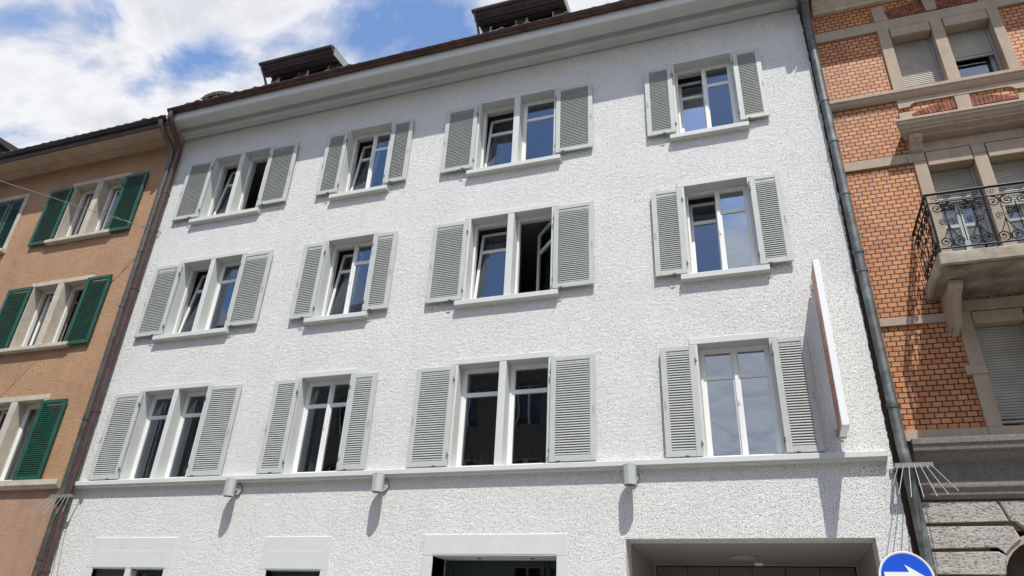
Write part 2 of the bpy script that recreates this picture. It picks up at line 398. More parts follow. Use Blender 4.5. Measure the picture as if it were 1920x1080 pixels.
w = MB().box(XL, XL + 0.3, 0.40, 9.0, 0, 12.05); w.box(XR - 0.3, XR, 0.40, 9.0, 0, 12.05); w.box(XL, XR, 9.0, 9.3, 0, 12.05)
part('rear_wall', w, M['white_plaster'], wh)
w = MB()
for z in (3.28, 6.10, 8.86, 11.62): w.box(XL + 0.3, XR - 0.3, 0.42, 8.98, z - 0.13, z + 0.13)
w.box(XL + 0.3, XR - 0.3, 4.2, 4.35, 0.0, 12.0)
for x in (2.4, 5.3, 8.75): w.box(x, x + 0.12, 0.42, 4.19, 3.42, 11.49)
w.box(XL + 0.3, XR - 0.3, 0.42, 8.98, 11.76, 11.8)
for x in (2.4, 5.3): w.box(x, x + 0.12, 0.42, 4.19, 0, 3.14)
part('interior', w, M['room'], wh)
# string course below the first-floor windows
w = MB().prof(-0.965, 12.16, [(0.0, 4.098), (-0.10, 4.092), (-0.105, 4.085), (-0.105, 4.022), (-0.098, 4.012), (-0.085, 4.012), (-0.08, 3.99), (0.0, 3.985)])
part('string_course', w, M['gray_paint'], wh)

def window_surround(mb, ops, zt, zb, yf, depth, sw, lint, full=False):
    """stone ring round one or more openings, front face at -yf, reveals back to depth"""
    x0, x1 = ops[0][0] - sw, ops[-1][1] + sw
    e = 0.004
    xs = [(x0, ops[0][0])] + [(ops[i][1], ops[i + 1][0]) for i in range(len(ops) - 1)] + [(ops[-1][1], x1)]
    for a, b in xs: mb.bbox(a, b, -yf, depth, zb, zt, e)
    mb.bbox(x0 - 0.004, x1 + 0.004, -yf - 0.003, depth, zt, zt + lint, e)
    mb.box(x0 + 0.02, x1 - 0.02, 0.01, depth, zb - 0.018, zb)
def rot_tilt(hy, hz, ang):
    c, s = math.cos(ang), math.sin(ang)
    def f(v):
        y, z = v.y - hy, v.z - hz
        return Vector((v.x, hy + y * c + z * s, hz - y * s + z * c))
    return f
def rot_swing(hx, hy, ang):
    c, s = math.cos(ang), math.sin(ang)
    def f(v):
        x, y = v.x - hx, v.y - hy
        return Vector((hx + x * c - y * s, hy + x * s + y * c, v.z))
    return f
def sash(root, win, x0, x1, z0, z1, y, state, st=0.05, top=0.33, tr=0.07, gm='glass', fm='frame_white', ang=None, hinge='L'):
    """one window leaf: sash ring with a transom bar, two panes, a handle"""
    s_ = MB(); d = 0.055
    s_.bbox(x0, x0 + st, y, y + d, z0, z1, 0.005); s_.bbox(x1 - st, x1, y, y + d, z0, z1, 0.005)
    s_.bbox(x0 + st, x1 - st, y, y + d, z1 - st, z1, 0.005); s_.bbox(x0 + st, x1 - st, y, y + d, z0, z0 + st, 0.005)
    p1 = MB(); zt0 = z1 - st - top
    if top > 0:
        s_.bbox(x0 + st, x1 - st, y + 0.002, y + d, zt0 - tr, zt0, 0.005)
        p1.box(x0 + st, x1 - st, y + 0.02, y + 0.026, zt0, z1 - st)
        p1.box(x0 + st, x1 - st, y + 0.02, y + 0.026, z0 + st, zt0 - tr)
    else:
        p1.box(x0 + st, x1 - st, y + 0.02, y + 0.026, z0 + st, z1 - st)
    f = None
    if state == 'tilt': f = rot_tilt(y + d, z0, ang if ang else R(7.5))
    elif state == 'open':
        f = rot_swing(x1 if hinge == 'R' else x0, y + d, (-1 if hinge == 'R' else 1) * (ang or R(60)))
    if f: s_.xf(f); p1.xf(f)
    so = part('sash', s_, M[fm], root, win)
    po = part('pane', p1, M[gm], root, win)
def white_window(col, r, states, gms=None):
    ops = OP[col]; zt, zb = ZT[r], ZB[r]
    mb = MB(); window_surround(mb, ops, zt, zb, 0.022, 0.38, SW, 0.092)
    win = part('window', mb, M['gray_paint'], wh)
    if r != 'C':
        sm = MB().prof(ops[0][0] - 0.145, ops[-1][1] + 0.15, [(0.24, zb + 0.006), (-0.095, zb - 0.004), (-0.10, zb - 0.01), (-0.10, zb - 0.085), (-0.095, zb - 0.09), (-0.06, zb - 0.09), (-0.05, zb - 0.1), (0.0, zb - 0.1), (0.02, zb - 0.03), (0.24, zb - 0.03)])
        part('sill', sm, M['gray_paint'], wh, win)
    else:
        sm = MB().prof(ops[0][0] - 0.0, ops[-1][1] + 0.0, [(0.24, zb + 0.012), (-0.02, zb + 0.004), (-0.02, zb - 0.01), (0.24, zb - 0.01)])
        part('sill', sm, M['gray_paint'], wh, win)
    Y = 0.195; fw = 0.035
    fr = MB(); zb2 = zb + 0.01
    for (a, b) in ops:
        fr.bbox(a, a + fw, Y, Y + 0.07, zb2, zt, 0.004); fr.bbox(b - fw, b, Y, Y + 0.07, zb2, zt, 0.004)
        fr.bbox(a + fw, b - fw, Y, Y + 0.07, zt - fw, zt, 0.004); fr.bbox(a + fw, b - fw, Y, Y + 0.07, zb2, zb2 + fw, 0.004)
    part('frame', fr, M['frame_white'], wh, win)
    i = 0
    for (a, b) in ops:
        if len(ops) == 1:
            m_ = (a + b) / 2
            leaves = [(a + fw - 0.01, m_ + 0.006), (m_ - 0.006, b - fw + 0.01)]
        else: leaves = [(a + fw - 0.01, b - fw + 0.01)]
        for (p, q) in leaves:
            st = states[i]; gm = (gms[i] if gms else 'glass'); i += 1
            if st == 'none': continue
            hinge = 'R' if st == 'openR' else 'L'
            sash(wh, win, p + (0.006 if len(leaves) > 1 and p > a + 0.2 else 0), q - (0.006 if len(leaves) > 1 and q < b - 0.2 else 0), zb2 + fw - 0.012, zt - fw + 0.012, Y + 0.014 + (0.058 if st in ('tilt', 'openR') else 0), {'tilt': 'tilt', 'closed': 'closed', 'openR': 'open'}[st], gm=gm, hinge=hinge, ang=R(48) if st == 'openR' else None)
    if len(ops) == 1:
        a, b = ops[0]; m_ = (a + b) / 2
        ast = MB(); z_t = zt - fw - 0.36
        ast.bbox(m_ - 0.028, m_ + 0.028, Y - 0.012, Y + 0.016, zb2 + fw, zt - fw, 0.006)
        ast.box(m_ - 0.008, m_ + 0.008, Y - 0.03, Y - 0.012, (zt + zb) / 2 - 0.03, (zt + zb) / 2 + 0.05)
        part('astragal', ast, M['frame_white'], wh, win)
    return win

def shutter_parts(sz, w_, h_):
    """(frame, louvres, fittings) meshes at local origin: x 0..w, z 0..h, front towards -Y, 34 mm thick"""
    fr = MB(); t = 0.036; s = 0.083
    fr.bbox(0, s, 0, t, 0, h_, 0.005); fr.bbox(w_ - s, w_, 0, t, 0, h_, 0.005)
    fr.bbox(s, w_ - s, 0, t, 0, 0.085, 0.005); fr.bbox(s, w_ - s, 0, t, h_ - 0.075, h_, 0.005)
    lv = MB(); z0, z1 = 0.085, h_ - 0.075; n = sz
    p = (z1 - z0) / n
    for k in range(n):
        z = z0 + p * k
        a = p * 0.28; q = p * 0.33
        lv.prof(s, w_ - s, [(0.005, z + a), (0.003, z + a + 0.002), (0.003, z + a + q - 0.002), (0.005, z + a + q), (0.030, min(z1, z + a + q + 0.026)), (0.030, min(z1 - 0.004, z + a + q + 0.018))])
    return fr, lv
_cache = {}
def shutter(root, x0, x1, z0, z1, y, m, side, n=39, closed=False, label=None):
    """side -1: leaf folded back to the left of the window (hinges on its right), +1 to the right"""
    w_, h_ = round(x1 - x0, 3), round(z1 - z0, 3); key = (w_, h_, m, n)
    if key not in _cache:
        fr, lv = shutter_parts(n, w_, h_)
        a = fr.build('shutter', M[m]); b = lv.build('louvres', M[m], a)
        _cache[key] = (a, b); first = True
    else: first = False
    a0, b0 = _cache[key]
    if first: a, b = a0, b0
    else:
        a = a0.copy(); b = b0.copy(); COL.objects.link(a); COL.objects.link(b); b.parent = a
    a.parent = root
    lean = random.uniform(0.0, 0.012)
    a.location = Vector((x0, y, z0)) - Vector(root.location)
    a.rotation_euler = (R(random.uniform(-0.25, 0.15)), 0, R(random.uniform(-0.7, 0.7)))
    if label: a['label'] = label
    # fittings: two hinges, a stay hook and the wall catch
    hx = w_ if side < 0 else 0.0; ox = 0.03 if side < 0 else w_ - 0.03; zc = h_ * 0.46; bx = (w_ - 0.2) if side < 0 else 0.14
    def fit(nm, loc, mk):
        k2 = (nm, side, m)
        if k2 in _cache: o = _cache[k2].copy(); COL.objects.link(o); o.parent = a
        else: o = mk().build(nm, M['hardware'], a); _cache[k2] = o
        o.location = loc
    def mk_hinge(): return MB().tube([(0, -0.010, -0.035), (0, -0.010, 0.04)], 0.008, 6).box(-0.006 if side < 0 else -0.02, 0.02 if side < 0 else 0.006, -0.004, 0.02, -0.008, 0.006)
    def mk_hook(): return MB().tube([(0, -0.004, 0.05), (0.004, -0.012, 0.01), (-0.003, -0.012, -0.03), (0.014, -0.016, -0.05), (0.022, -0.012, -0.03)], 0.0032, 5)
    def mk_catch():
        f = MB().tube([(0, 0.07, -0.02), (0, -0.012, -0.02), (0, -0.022, 0.012)], 0.006, 6); f.box(-0.03, 0.03, -0.02, -0.012, -0.012, 0.006)
        return f.tube([(side * 0.01, -0.014, -0.02), (side * 0.10, 0.015, -0.012)], 0.0035, 5)
    for hz in (0.16, h_ - 0.24): fit('hinge', (hx, 0, hz), mk_hinge)
    fit('hook', (ox, 0, zc), mk_hook); fit('catch', (bx, 0, 0), mk_catch)
    return a
SH = {'A': (9.625, 11.145), 'B': (6.89, 8.465), 'C': (4.116, 5.71)}
# columns: left shutter x range, right shutter x range
SX = [((-0.665, 0.012), (1.515, 2.205)), ((2.915, 3.405), (4.436, 4.906)), ((5.625, 6.29), (7.865, 8.545)), ((9.50, 9.985), (11.02, 11.475))]
ST = {('A', 0): ['tilt', 'none'], ('A', 1): ['tilt', 'closed'], ('A', 2): ['tilt', 'closed'], ('A', 3): ['tilt', 'closed'],
      ('B', 0): ['tilt', 'closed'], ('B', 1): ['tilt', 'closed'], ('B', 2): ['tilt', 'openR'], ('B', 3): ['tilt', 'closed'],
      ('C', 0): ['closed', 'closed'], ('C', 1): ['closed', 'closed'], ('C', 2): ['closed', 'closed'], ('C', 3): ['closed', 'closed']}
for r in 'ABC':
    for c in range(4):
        gm = None
        if c == 3 and r == 'C': gm = ['glass_bright', 'glass_bright']
        if c == 3 and r == 'B': gm = ['glass', 'glass_bright']
        if c == 3 and r == 'A': gm = ['glass_bright', 'glass']
        white_window(c, r, ST[(r, c)], gm)
        (a, b), (d, e) = SX[c]; z0, z1 = SH[r]
        shutter(wh, a, b, z0, z1, -0.078, 'shutter_gray', -1)
        shutter(wh, d, e, z0, z1, -0.078, 'shutter_gray', 1)

# eave: fascia, soffit, mouldings as one moulded part; gutter; roof
ev = MB().prof(XL - 0.02, XR - 0.12, [(-0.03, 12.0), (-0.03, 11.945), (-0.10, 11.948), (-0.115, 11.955), (-0.12, 11.972), (-0.185, 11.985), (-0.205, 12.0), (-0.22, 12.07), (-0.25, 12.12), (-0.31, 12.12), (-0.31, 12.03), (-0.58, 12.03), (-0.58, 12.4), (-0.03, 12.4)])
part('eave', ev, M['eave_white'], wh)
fa = MB().prof(-0.90, XR - 0.12, [(-0.582, 12.02), (-0.612, 12.02), (-0.618, 12.03), (-0.618, 12.215), (-0.582, 12.215)])
part('fascia', fa, M['gray_paint'], wh)
def gutter(x0, x1, yo, zo, r=0.082):
    pts = []
    for k in range(13):
        a = math.pi * k / 12
        pts.append((yo + r - r * math.cos(a), zo - r * math.sin(a)))
    inner = [(yo + r - (r - 0.006) * math.cos(math.pi * k / 12), zo - (r - 0.006) * math.sin(math.pi * k / 12)) for k in range(12, -1, -1)]
    g_ = MB().prof(x0, x1, pts + inner)
    g_.tube([(x0, yo, zo), (x1, yo, zo)], 0.011, 8)
    x = x0 + 0.6
    while x < x1:
        g_.prof(x, x + 0.012, [(p[0] - 0.0 if i else p[0], p[1]) for i, p in enumerate([(yo + r - (r + 0.004) * math.cos(math.pi * k / 12), zo - (r + 0.004) * math.sin(math.pi * k / 12)) for k in range(13)])])
        x += 1.35
    return g_
part('gutter', gutter(-1.07, XR - 0.14, -0.755, 12.27), M['gutter_brown'], wh, smooth=True)
def tiles(x0, x1, y0, z0, slope, rows, w_=0.26, l_=0.33):
    t = MB(); n = int((x1 - x0) / w_); c, s = math.cos(slope), math.sin(slope)
    for rr in range(rows):
        for k in range(n):
            j = random.uniform(-0.012, 0.02); jj = (random.uniform(-0.01, 0.014) + (0.03 if random.random() < 0.25 else 0)) if rr < 3 else 0
            ax = x0 + k * w_; prof = [(0.0, 0.012), (0.06, 0.0), (0.13, 0.004), (0.18, 0.034), (0.225, 0.04), (0.262, 0.014)]
            yb = y0 + rr * l_ * c + j * c; zb_ = z0 + rr * l_ * s + j * s + jj; ye = yb + (l_ + 0.04) * c; ze = zb_ + (l_ + 0.04) * s - 0.03
            vs = [(ax + p, yb, zb_ + 0.012 + h * 1.0) for p, h in prof] + [(ax + p, ye, ze + h) for p, h in prof] + [(ax + p, yb, zb_ - 0.012 + h) for p, h in prof]
            m_ = len(prof)
            fs = [(i, i + 1, m_ + i + 1, m_ + i) for i in range(m_ - 1)] + [(2 * m_ + i, 2 * m_ + i + 1, i + 1, i) for i in range(m_ - 1)]
            t.add(vs, fs)
    return t
RS = R(40)
rf = tiles(-0.85, XR - 0.1, -0.66, 12.362, RS, 5)
hy = 4.6; yb_ = -0.70 + 5 * 0.33 * math.cos(RS)
zr = 12.37 + (hy + 0.70) * math.tan(RS)
zr1 = 12.37 + (yb_ + 0.70) * math.tan(RS)
rf.add([(-1.0, yb_, zr1 - 0.02), (XR, yb_, zr1 - 0.02), (XR, hy, zr), (-1.0, hy, zr), (-1.0, 9.6, 12.3), (XR, 9.6, 12.3)], [(0, 1, 2, 3), (3, 2, 5, 4)])
rf.add([(-1.0, -0.62, 12.30), (XR, -0.62, 12.30), (XR, hy, zr - 0.1), (-1.0, hy, zr - 0.1), (-1.0, 9.6, 12.2), (XR, 9.6, 12.2)], [(0, 3, 2, 1), (3, 4, 5, 2), (0, 4, 3), (1, 2, 5)])
roof = part('roof', rf, M['roof_tile'], wh)
# lifted verge tile and rubble of mortar at the left end of the roof
vt = MB()
vt.add([(x, y, z + 0.035) for x, y, z in [(-0.36, -0.62, 12.47), (-0.20, -0.64, 12.545), (0.02, -0.64, 12.575), (0.24, -0.63, 12.555), (0.44, -0.60, 12.50), (-0.30, -0.35, 12.62), (0.0, -0.32, 12.74), (0.4, -0.3, 12.68),
        (-0.36, -0.62, 12.455), (-0.1, -0.62, 12.485), (0.1, -0.62, 12.50), (0.24, -0.61, 12.475), (0.44, -0.59, 12.44)]],
       [(0, 1, 5), (1, 2, 6, 5), (2, 3, 7, 6), (3, 4, 7), (0, 8, 9, 1), (1, 9, 10, 2), (2, 10, 11, 3), (3, 11, 12, 4)])
for k in range(9):
    x = -0.66 + k * 0.13 + random.uniform(-0.03, 0.03); s_ = random.uniform(0.02, 0.045); z = 12.395 + random.uniform(0, 0.03)
    vt.add([(x - s_, -0.66, z - 0.05), (x + s_, -0.66, z - 0.05), (x + s_ * 1.2, -0.58, z - 0.03), (x - s_ * 1.1, -0.58, z - 0.03), (x + random.uniform(-.02, .02), -0.63, z + s_ * 1.3)], [(0, 1, 4), (1, 2, 4), (2, 3, 4), (3, 0, 4)])
part('verge_tile', vt, M['roof_tile'], wh, roof)
def dormer(dx):
    y0 = 0.30
    b = MB(); x0, x1 = 0.62 + dx, 2.34 + dx
    # front: corner posts, middle post, head, sill
    zt, zb = 13.80, 13.22
    b.box(x0, x0 + 0.16, y0, y0 + 0.12, zb, zt); b.box(x1 - 0.12, x1, y0, y0 + 0.12, zb, zt); b.box(x0 + 0.78, x0 + 0.98, y0 - 0.01, y0 + 0.12, zb, zt)
    b.box(x0 + 0.16, x1 - 0.12, y0 - 0.005, y0 + 0.12, zt - 0.05, zt); b.box(x0, x1, y0 - 0.03, y0 + 0.12, zb - 0.25, zb)
    d = part('dormer', b, M['dormer_metal'], wh)
    rfm = MB().prof(x0 - 0.10, x1 + 0.14, [(-0.02, 13.80), (0.06, 13.77), (0.06, 13.72), (0.12, 13.74), (0.14, 13.72), (0.24, 13.72), (0.24, 13.84), (2.6, 14.02), (2.6, 14.16), (0.0, 13.955), (-0.03, 13.94), (-0.03, 13.82)])
    rfm.tube([(x0 - 0.12, -0.055, 13.88), (x1 + 0.14, -0.055, 13.88)], 0.05, 10)
    part('dormer_roof', rfm, M['dormer_metal'], wh, d)
    for xx in (x0 + 0.0, x1 - 0.02):
        ck = MB().add([(xx, y0 + 0.12, 13.15), (xx + 0.02, y0 + 0.12, 13.15), (xx + 0.02, y0 + 0.12, 13.86), (xx, y0 + 0.12, 13.86), (xx, 1.5, 14.0), (xx + 0.02, 1.5, 14.0), (xx, 1.5, 14.0 - 0.02), (xx + 0.02, 1.5, 13.98)],
               [(0, 1, 2, 3), (1, 7, 5, 2), (0, 3, 4, 6), (3, 2, 5, 4), (0, 6, 7, 1)]); part('cheek', ck, M['zinc_sheet'], wh, d)
    # light sheet-metal apron board running back on the right of the roof
    ck = MB().add([(x1 + 0.145, 0.05, 13.72), (x1 + 0.165, 0.05, 13.72), (x1 + 0.165, 0.05, 13.95), (x1 + 0.145, 0.05, 13.95), (x1 + 0.145, 2.4, 13.9), (x1 + 0.165, 2.4, 13.9), (x1 + 0.165, 2.4, 14.12), (x1 + 0.145, 2.4, 14.12)],
           [(0, 1, 2, 3), (1, 5, 6, 2), (0, 3, 7, 4), (3, 2, 6, 7), (0, 4, 5, 1)])
    part('apron_board', ck, M['zinc_sheet'], wh, d)
    wf = MB()
    for a, c in ((x0 + 0.16, x0 + 0.78), (x0 + 0.98, x1 - 0.12)):
        wf.box(a, a + 0.035, y0 + 0.02, y0 + 0.07, zb, zt - 0.05); wf.box(c - 0.035, c, y0 + 0.02, y0 + 0.07, zb, zt - 0.05)
        wf.box(a + 0.035, c - 0.035, y0 + 0.02, y0 + 0.07, zb, zb + 0.04)
    part('window_frame', wf, M['frame_white'], wh, d)
    gl = MB()
    for a, c in ((x0 + 0.195, x0 + 0.745), (x0 + 1.015, x1 - 0.155)): gl.box(a, c, y0 + 0.05, y0 + 0.055, zb + 0.04, zt - 0.085)
    part('pane', gl, M['glass'], wh, d)
    bk = MB().box(x0 + 0.02, x1 - 0.02, y0 + 0.5, y0 + 0.55, 13.1, 13.8)
    part('dark_room', bk, M['room'], wh, d)
    pp = MB().tube([(x0 - 0.06, -0.04, 13.85), (x0 - 0.06, -0.04, 13.78), (x0 - 0.04, 0.10, 13.62), (x0 - 0.04, 0.2, 13.5), (x0 - 0.04, 0.24, 13.0)], 0.028, 8)
    part('rain_pipe', pp, M['dormer_metal'], wh, d, True)
dormer(0.0); dormer(5.44)

# downpipes
def pipe(pts, r, joints, seg=14):
    p = MB().tube(pts, r, seg)
    P = [Vector(q) for q in pts]
    for z in joints:
        for a, b in zip(P, P[1:]):
            if min(a.z, b.z) <= z <= max(a.z, b.z) and abs(a.z - b.z) > 0.5:
                t = (z - a.z) / (b.z - a.z); q = a.lerp(b, t)
                p.tube([q + Vector((0, 0, -0.035)), q + Vector((0, 0, -0.03)), q + Vector((0, 0, 0.03)), q + Vector((0, 0, 0.035))], [r, r + 0.009, r + 0.009, r], seg)
                p.box(q.x - 0.012, q.x + 0.012, q.y, 0.0, q.z - 0.012, q.z + 0.012)
    return p
part('downpipe', pipe([(-0.98, -0.69, 12.20), (-0.98, -0.69, 12.10), (-0.985, -0.66, 12.0), (-1.0, -0.48, 11.86), (-1.03, -0.28, 11.72), (-1.06, -0.15, 11.60), (-1.065, -0.125, 11.45), (-0.91, -0.125, 2.5), (-0.90, -0.125, 0.13)], 0.060, [10.4, 8.0, 5.4, 2.6]), M['pipe_brown'], wh, smooth=True)
part('downpipe', pipe([(12.27, -0.68, 12.22), (12.27, -0.68, 12.05), (12.28, -0.60, 11.95), (12.30, -0.20, 11.72), (12.305, -0.085, 11.58), (12.305, -0.078, 11.3), (12.315, -0.078, 8.0), (12.34, -0.078, 4.3), (12.335, -0.12, 4.08), (12.335, -0.17, 3.9), (12.345, -0.10, 3.7), (12.35, -0.078, 3.5), (12.355, -0.078, 0.13)], 0.066, [9.70, 8.88, 7.9, 6.9, 6.6, 4.65]), M['pipe_zinc'], wh, smooth=True)
eb = MB().box(12.215, 12.30, -0.60, -0.02, 11.80, 12.35); eb.prof(12.20, 12.215, [(0.0, 11.78), (-0.35, 11.86), (-0.60, 12.0), (-0.60, 12.3), (0.0, 12.3)])
part('eave_end', eb, M['pipe_zinc'], wh)

# ground floor: window heads, door surround, gateway
for ops, x0, x1 in (([G1, G1b], -0.10, 1.63), ([G2], 3.31, 4.51)):
    mb = MB()
    mb.bbox(x0, x1, -0.024, 0.2, 2.662, 3.143, 0.006)
    edges = [x0] + [e for o in ops for e in o] + [x1]
    for i in range(0, len(edges), 2): mb.bbox(edges[i], edges[i + 1], -0.024, 0.2, 1.2, 2.662, 0.006)
    for a, b in ops: mb.bbox(a - 0.02, b + 0.02, -0.029, -0.0245, 2.68, 2.935, 0.002)
    win = part('window', mb, M['gray_paint'], wh)
    part('sill', MB().prof(x0 - 0.04, x1 + 0.04, [(0.2, 1.2), (-0.1, 1.19), (-0.1, 1.11), (0, 1.1), (0.2, 1.1)]), M['gray_paint'], wh, win)
    fr = MB()
    for a, b in ops:
        fr.bbox(a, a + 0.05, 0.12, 0.19, 1.2, 2.66); fr.bbox(b - 0.05, b, 0.12, 0.19, 1.2, 2.66); fr.bbox(a + 0.05, b - 0.05, 0.12, 0.19, 2.6, 2.66); fr.bbox(a + 0.05, b - 0.05, 0.12, 0.19, 1.2, 1.26)
        fr.box(a + 0.02, a + 0.05, 0.02, 0.05, 2.640, 2.658); fr.box(b - 0.05, b - 0.02, 0.02, 0.05, 2.640, 2.658)
    part('frame', fr, M['door_metal'], wh, win)
    if len(ops) == 2:
        sb_ = MB(); z = 1.22
        while z < 2.63: sb_.prof(ops[0][0] + 0.01, ops[0][1] - 0.01, [(0.06, z), (0.075, z + 0.024), (0.08, z + 0.024), (0.066, z)]); z += 0.027
        part('slat_blind', sb_, M['opp_gray'], wh, win)
    pn = MB()
    for a, b in ops: pn.box(a + 0.05, b - 0.05, 0.15, 0.156, 1.26, 2.6)
    part('pane', pn, M['glass'], wh, win)
mb = MB()
dx0, dx1, ox0, ox1 = 6.025, 8.13, 6.18, 7.985
mb.bbox(dx0, dx1, -0.026, 0.1, 2.872, 3.157, 0.006); mb.bbox(dx0, ox0, -0.026, 0.4, 0.13, 2.872, 0.006); mb.bbox(ox1, dx1, -0.026, 0.4, 0.13, 2.872, 0.006)
arc = [(ox0 - 0.0, 2.895)] + [(ox0 + (ox1 - ox0) * t / 14, 2.925 + 0.105 * math.sin(math.pi * t / 14)) for t in range(15)] + [(ox1, 2.895)]
mb.plate(arc, -0.030, -0.0255)
dr = part('door', mb, M['gray_paint'], wh)
ps = MB(); ps.box(ox0 - 0.0, ox1, 0.1, 2.2, 2.872, 2.95); ps.box(ox0 - 0.1, ox0, 0.4, 2.2, 0.13, 2.872); ps.box(ox1, ox1 + 0.1, 0.4, 2.2, 0.13, 2.872)
part('recess', ps, M['passage'], wh, dr)
dl = MB()
for a, b in ((ox0, 6.26), (7.14, 7.24), (7.62, 7.68), (7.70, 7.76), (7.93, ox1)): dl.bbox(a, b, 0.46, 0.52, 0.13, 2.87)
dl.bbox(6.26, 7.93, 0.47, 0.52, 2.78, 2.87); dl.box(6.26, 7.14, 0.48, 0.51, 2.5, 2.78)
part('leaf', dl, M['door_metal'], wh, dr)
part('pane', MB().box(6.26, 7.14, 0.50, 0.506, 0.2, 2.5).box(7.24, 7.93, 0.49, 0.496, 0.2, 2.78), M['door_glass'], wh, dr)
gp = MB(); a, b = 8.91, 11.87
gp.box(a - 0.15, a, 0.402, 4.1, 0, 3.09); gp.box(b, b + 0.15, 0.402, 4.1, 0, 3.09); gp.box(a - 0.15, b + 0.15, 0.402, 4.1, 3.092, 3.14)
gt = part('passage', gp, M['passage'], wh)
gf = MB(); gf.box(a, a + 0.03, 2.40, 2.46, 0.0, 3.09); gf.box(b - 0.03, b, 2.40, 2.46, 0, 3.09); gf.box(a + 0.03, b - 0.03, 2.40, 2.46, 3.065, 3.09)
part('gate_frame', gf, M['passage'], wh, gt)
gd = MB()
for k in range(6): gd.bbox(a + 0.03 + k * 0.483, a + 0.03 + (k + 1) * 0.483 - 0.006, 2.5, 2.55, 0.05, 3.06)
part('gate_leaf', gd, M['opp_gray'], wh, gt)

# ------------------------------------------------------------------ ORANGE HOUSE (left)
oh = empty('orange_house', 'orange-brown roughcast house with green shutters at the left edge', 'house', (-6.5, 0, 0))
OO = [(-4.12, -3.42), (-3.24, -2.54)]
OT = {'A': 11.225, 'B': 8.475, 'C': 5.765}; OB = {'A': 9.69, 'B': 6.975, 'C': 4.165}
LB = [(-6.80, -5.78)]
LB2 = [(-9.6, -8.9), (-8.72, -8.02)]
OXL, OXR = -13.0, XL
holes = []
for r in 'ABC':
    for ops in (OO, LB, LB2): holes.append((ops[0][0] - 0.10, ops[-1][1] + 0.10, OB[r] - 0.02, OT[r] + 0.08))
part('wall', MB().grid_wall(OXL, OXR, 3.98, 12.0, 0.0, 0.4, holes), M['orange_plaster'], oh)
part('lower_wall', MB().box(OXL, OXR, 0.0, 0.4, 0.0, 3.98), M['pink_plaster'], oh)
w = MB().box(OXL, OXL + 0.3, 0.4, 9.0, 0, 12); w.box(OXR - 0.3, OXR, 0.4, 9.0, 0, 12); w.box(OXL, OXR, 9.0, 9.3, 0, 12)
part('rear_wall', w, M['orange_plaster'], oh)
w = MB()
for z in (3.4, 6.2, 8.95, 11.7): w.box(OXL + 0.3, OXR - 0.3, 0.42, 8.98, z - 0.12, z + 0.12)
w.box(OXL + 0.3, OXR - 0.3, 3.6, 3.75, 0, 11.5)
part('interior', w, M['room'], oh)
w = MB().prof(OXL, -1.34, [(0, 4.16), (-0.11, 4.155), (-0.11, 4.06), (-0.09, 4.05), (-0.08, 4.02), (0, 4.0)])
part('string_course', w, M['stone_beige'], oh)
def orange_window(ops, r, states, closed=False):
    zt, zb = OT[r], OB[r]
    mb = MB(); window_surround(mb, ops, zt, zb, 0.025, 0.38, 0.12, 0.10)
    win = part('window', mb, M['stone_beige'], oh)
    if r != 'C':
        part('sill', MB().prof(ops[0][0] - 0.17, ops[-1][1] + 0.15, [(0.24, zb + 0.005), (-0.11, zb - 0.01), (-0.115, zb - 0.015), (-0.115, zb - 0.085), (-0.08, zb - 0.10), (0, zb - 0.1), (0.02, zb - 0.03), (0.24, zb - 0.03)]), M['stone_beige'], oh, win)
    fr = MB(); Y = 0.2; fw = 0.045
    for (a, b) in ops:
        fr.bbox(a, a + fw, Y, Y + 0.07, zb, zt, 0.004); fr.bbox(b - fw, b, Y, Y + 0.07, zb, zt, 0.004); fr.bbox(a + fw, b - fw, Y, Y + 0.07, zt - fw, zt, 0.004); fr.bbox(a + fw, b - fw, Y, Y + 0.07, zb, zb + fw, 0.004)
    part('frame', fr, M['frame_white'], oh, win)
    for (a, b), st in zip(ops, states):
        if st == 'none': continue
        sash(oh, win, a + fw - 0.008, b - fw + 0.008, zb + fw - 0.008, zt - fw + 0.008, Y + (0.075 if st != 'closed' else 0.012), 'open' if st != 'closed' else 'closed', top=0, hinge='L', ang=R(float(st[4:] or 0)) if st.startswith('open') else None)
orange_window(OO, 'A', ['open62', 'open38']); orange_window(OO, 'B', ['open50', 'none']); orange_window(OO, 'C', ['open40', 'closed'])
OSH = {'A': (9.625, 11.185), 'B': (6.90, 8.48), 'C': (4.155, 5.72)}
for r in 'ABC':
    z0, z1 = OSH[r]
    shutter(oh, -2.525, -1.855, z0, z1, -0.075, 'green', 1, 34)
    if r != 'C': shutter(oh, -4.86, -4.135, z0, z1, -0.075, 'green', -1, 34)
    else: shutter(oh, -4.86, -4.135, z0, z1, -0.075, 'green', -1, 34)
for r in 'ABC':
    orange_window(LB, r, ['closed']); 
    shutter(oh, -6.79, -6.30, OB[r] + 0.01, OT[r] - 0.01, 0.03, 'green', -1, 34); shutter(oh, -6.28, -5.79, OB[r] + 0.01, OT[r] - 0.01, 0.03, 'green', 1, 34)
    orange_window(LB2, r, ['closed', 'closed'])
ev = MB().prof(OXL, OXR + 0.02, [(0.0, 11.925), (-0.09, 11.93), (-0.10, 11.95), (-0.18, 11.95), (-0.20, 11.985), (-0.235, 12.0), (-0.245, 11.965), (-0.56, 11.955), (-0.56, 12.3), (0.0, 12.3)])
part('eave', ev, M['soffit_tan'], oh)
part('fascia', MB().prof(OXL, OXR + 0.02, [(-0.562, 11.945), (-0.60, 11.945), (-0.60, 12.12), (-0.562, 12.12)]), M['dark_wood'], oh)
part('gutter', gutter(OXL, -1.12, -0.70, 12.15, 0.068), M['gutter_dark'], oh, smooth=True)
rf = tiles(OXL, -1.15, -0.63, 12.22, RS, 3)
ya = -0.63 + 3 * 0.33 * math.cos(RS); za = 12.2 + (ya + 0.63) * math.tan(RS)
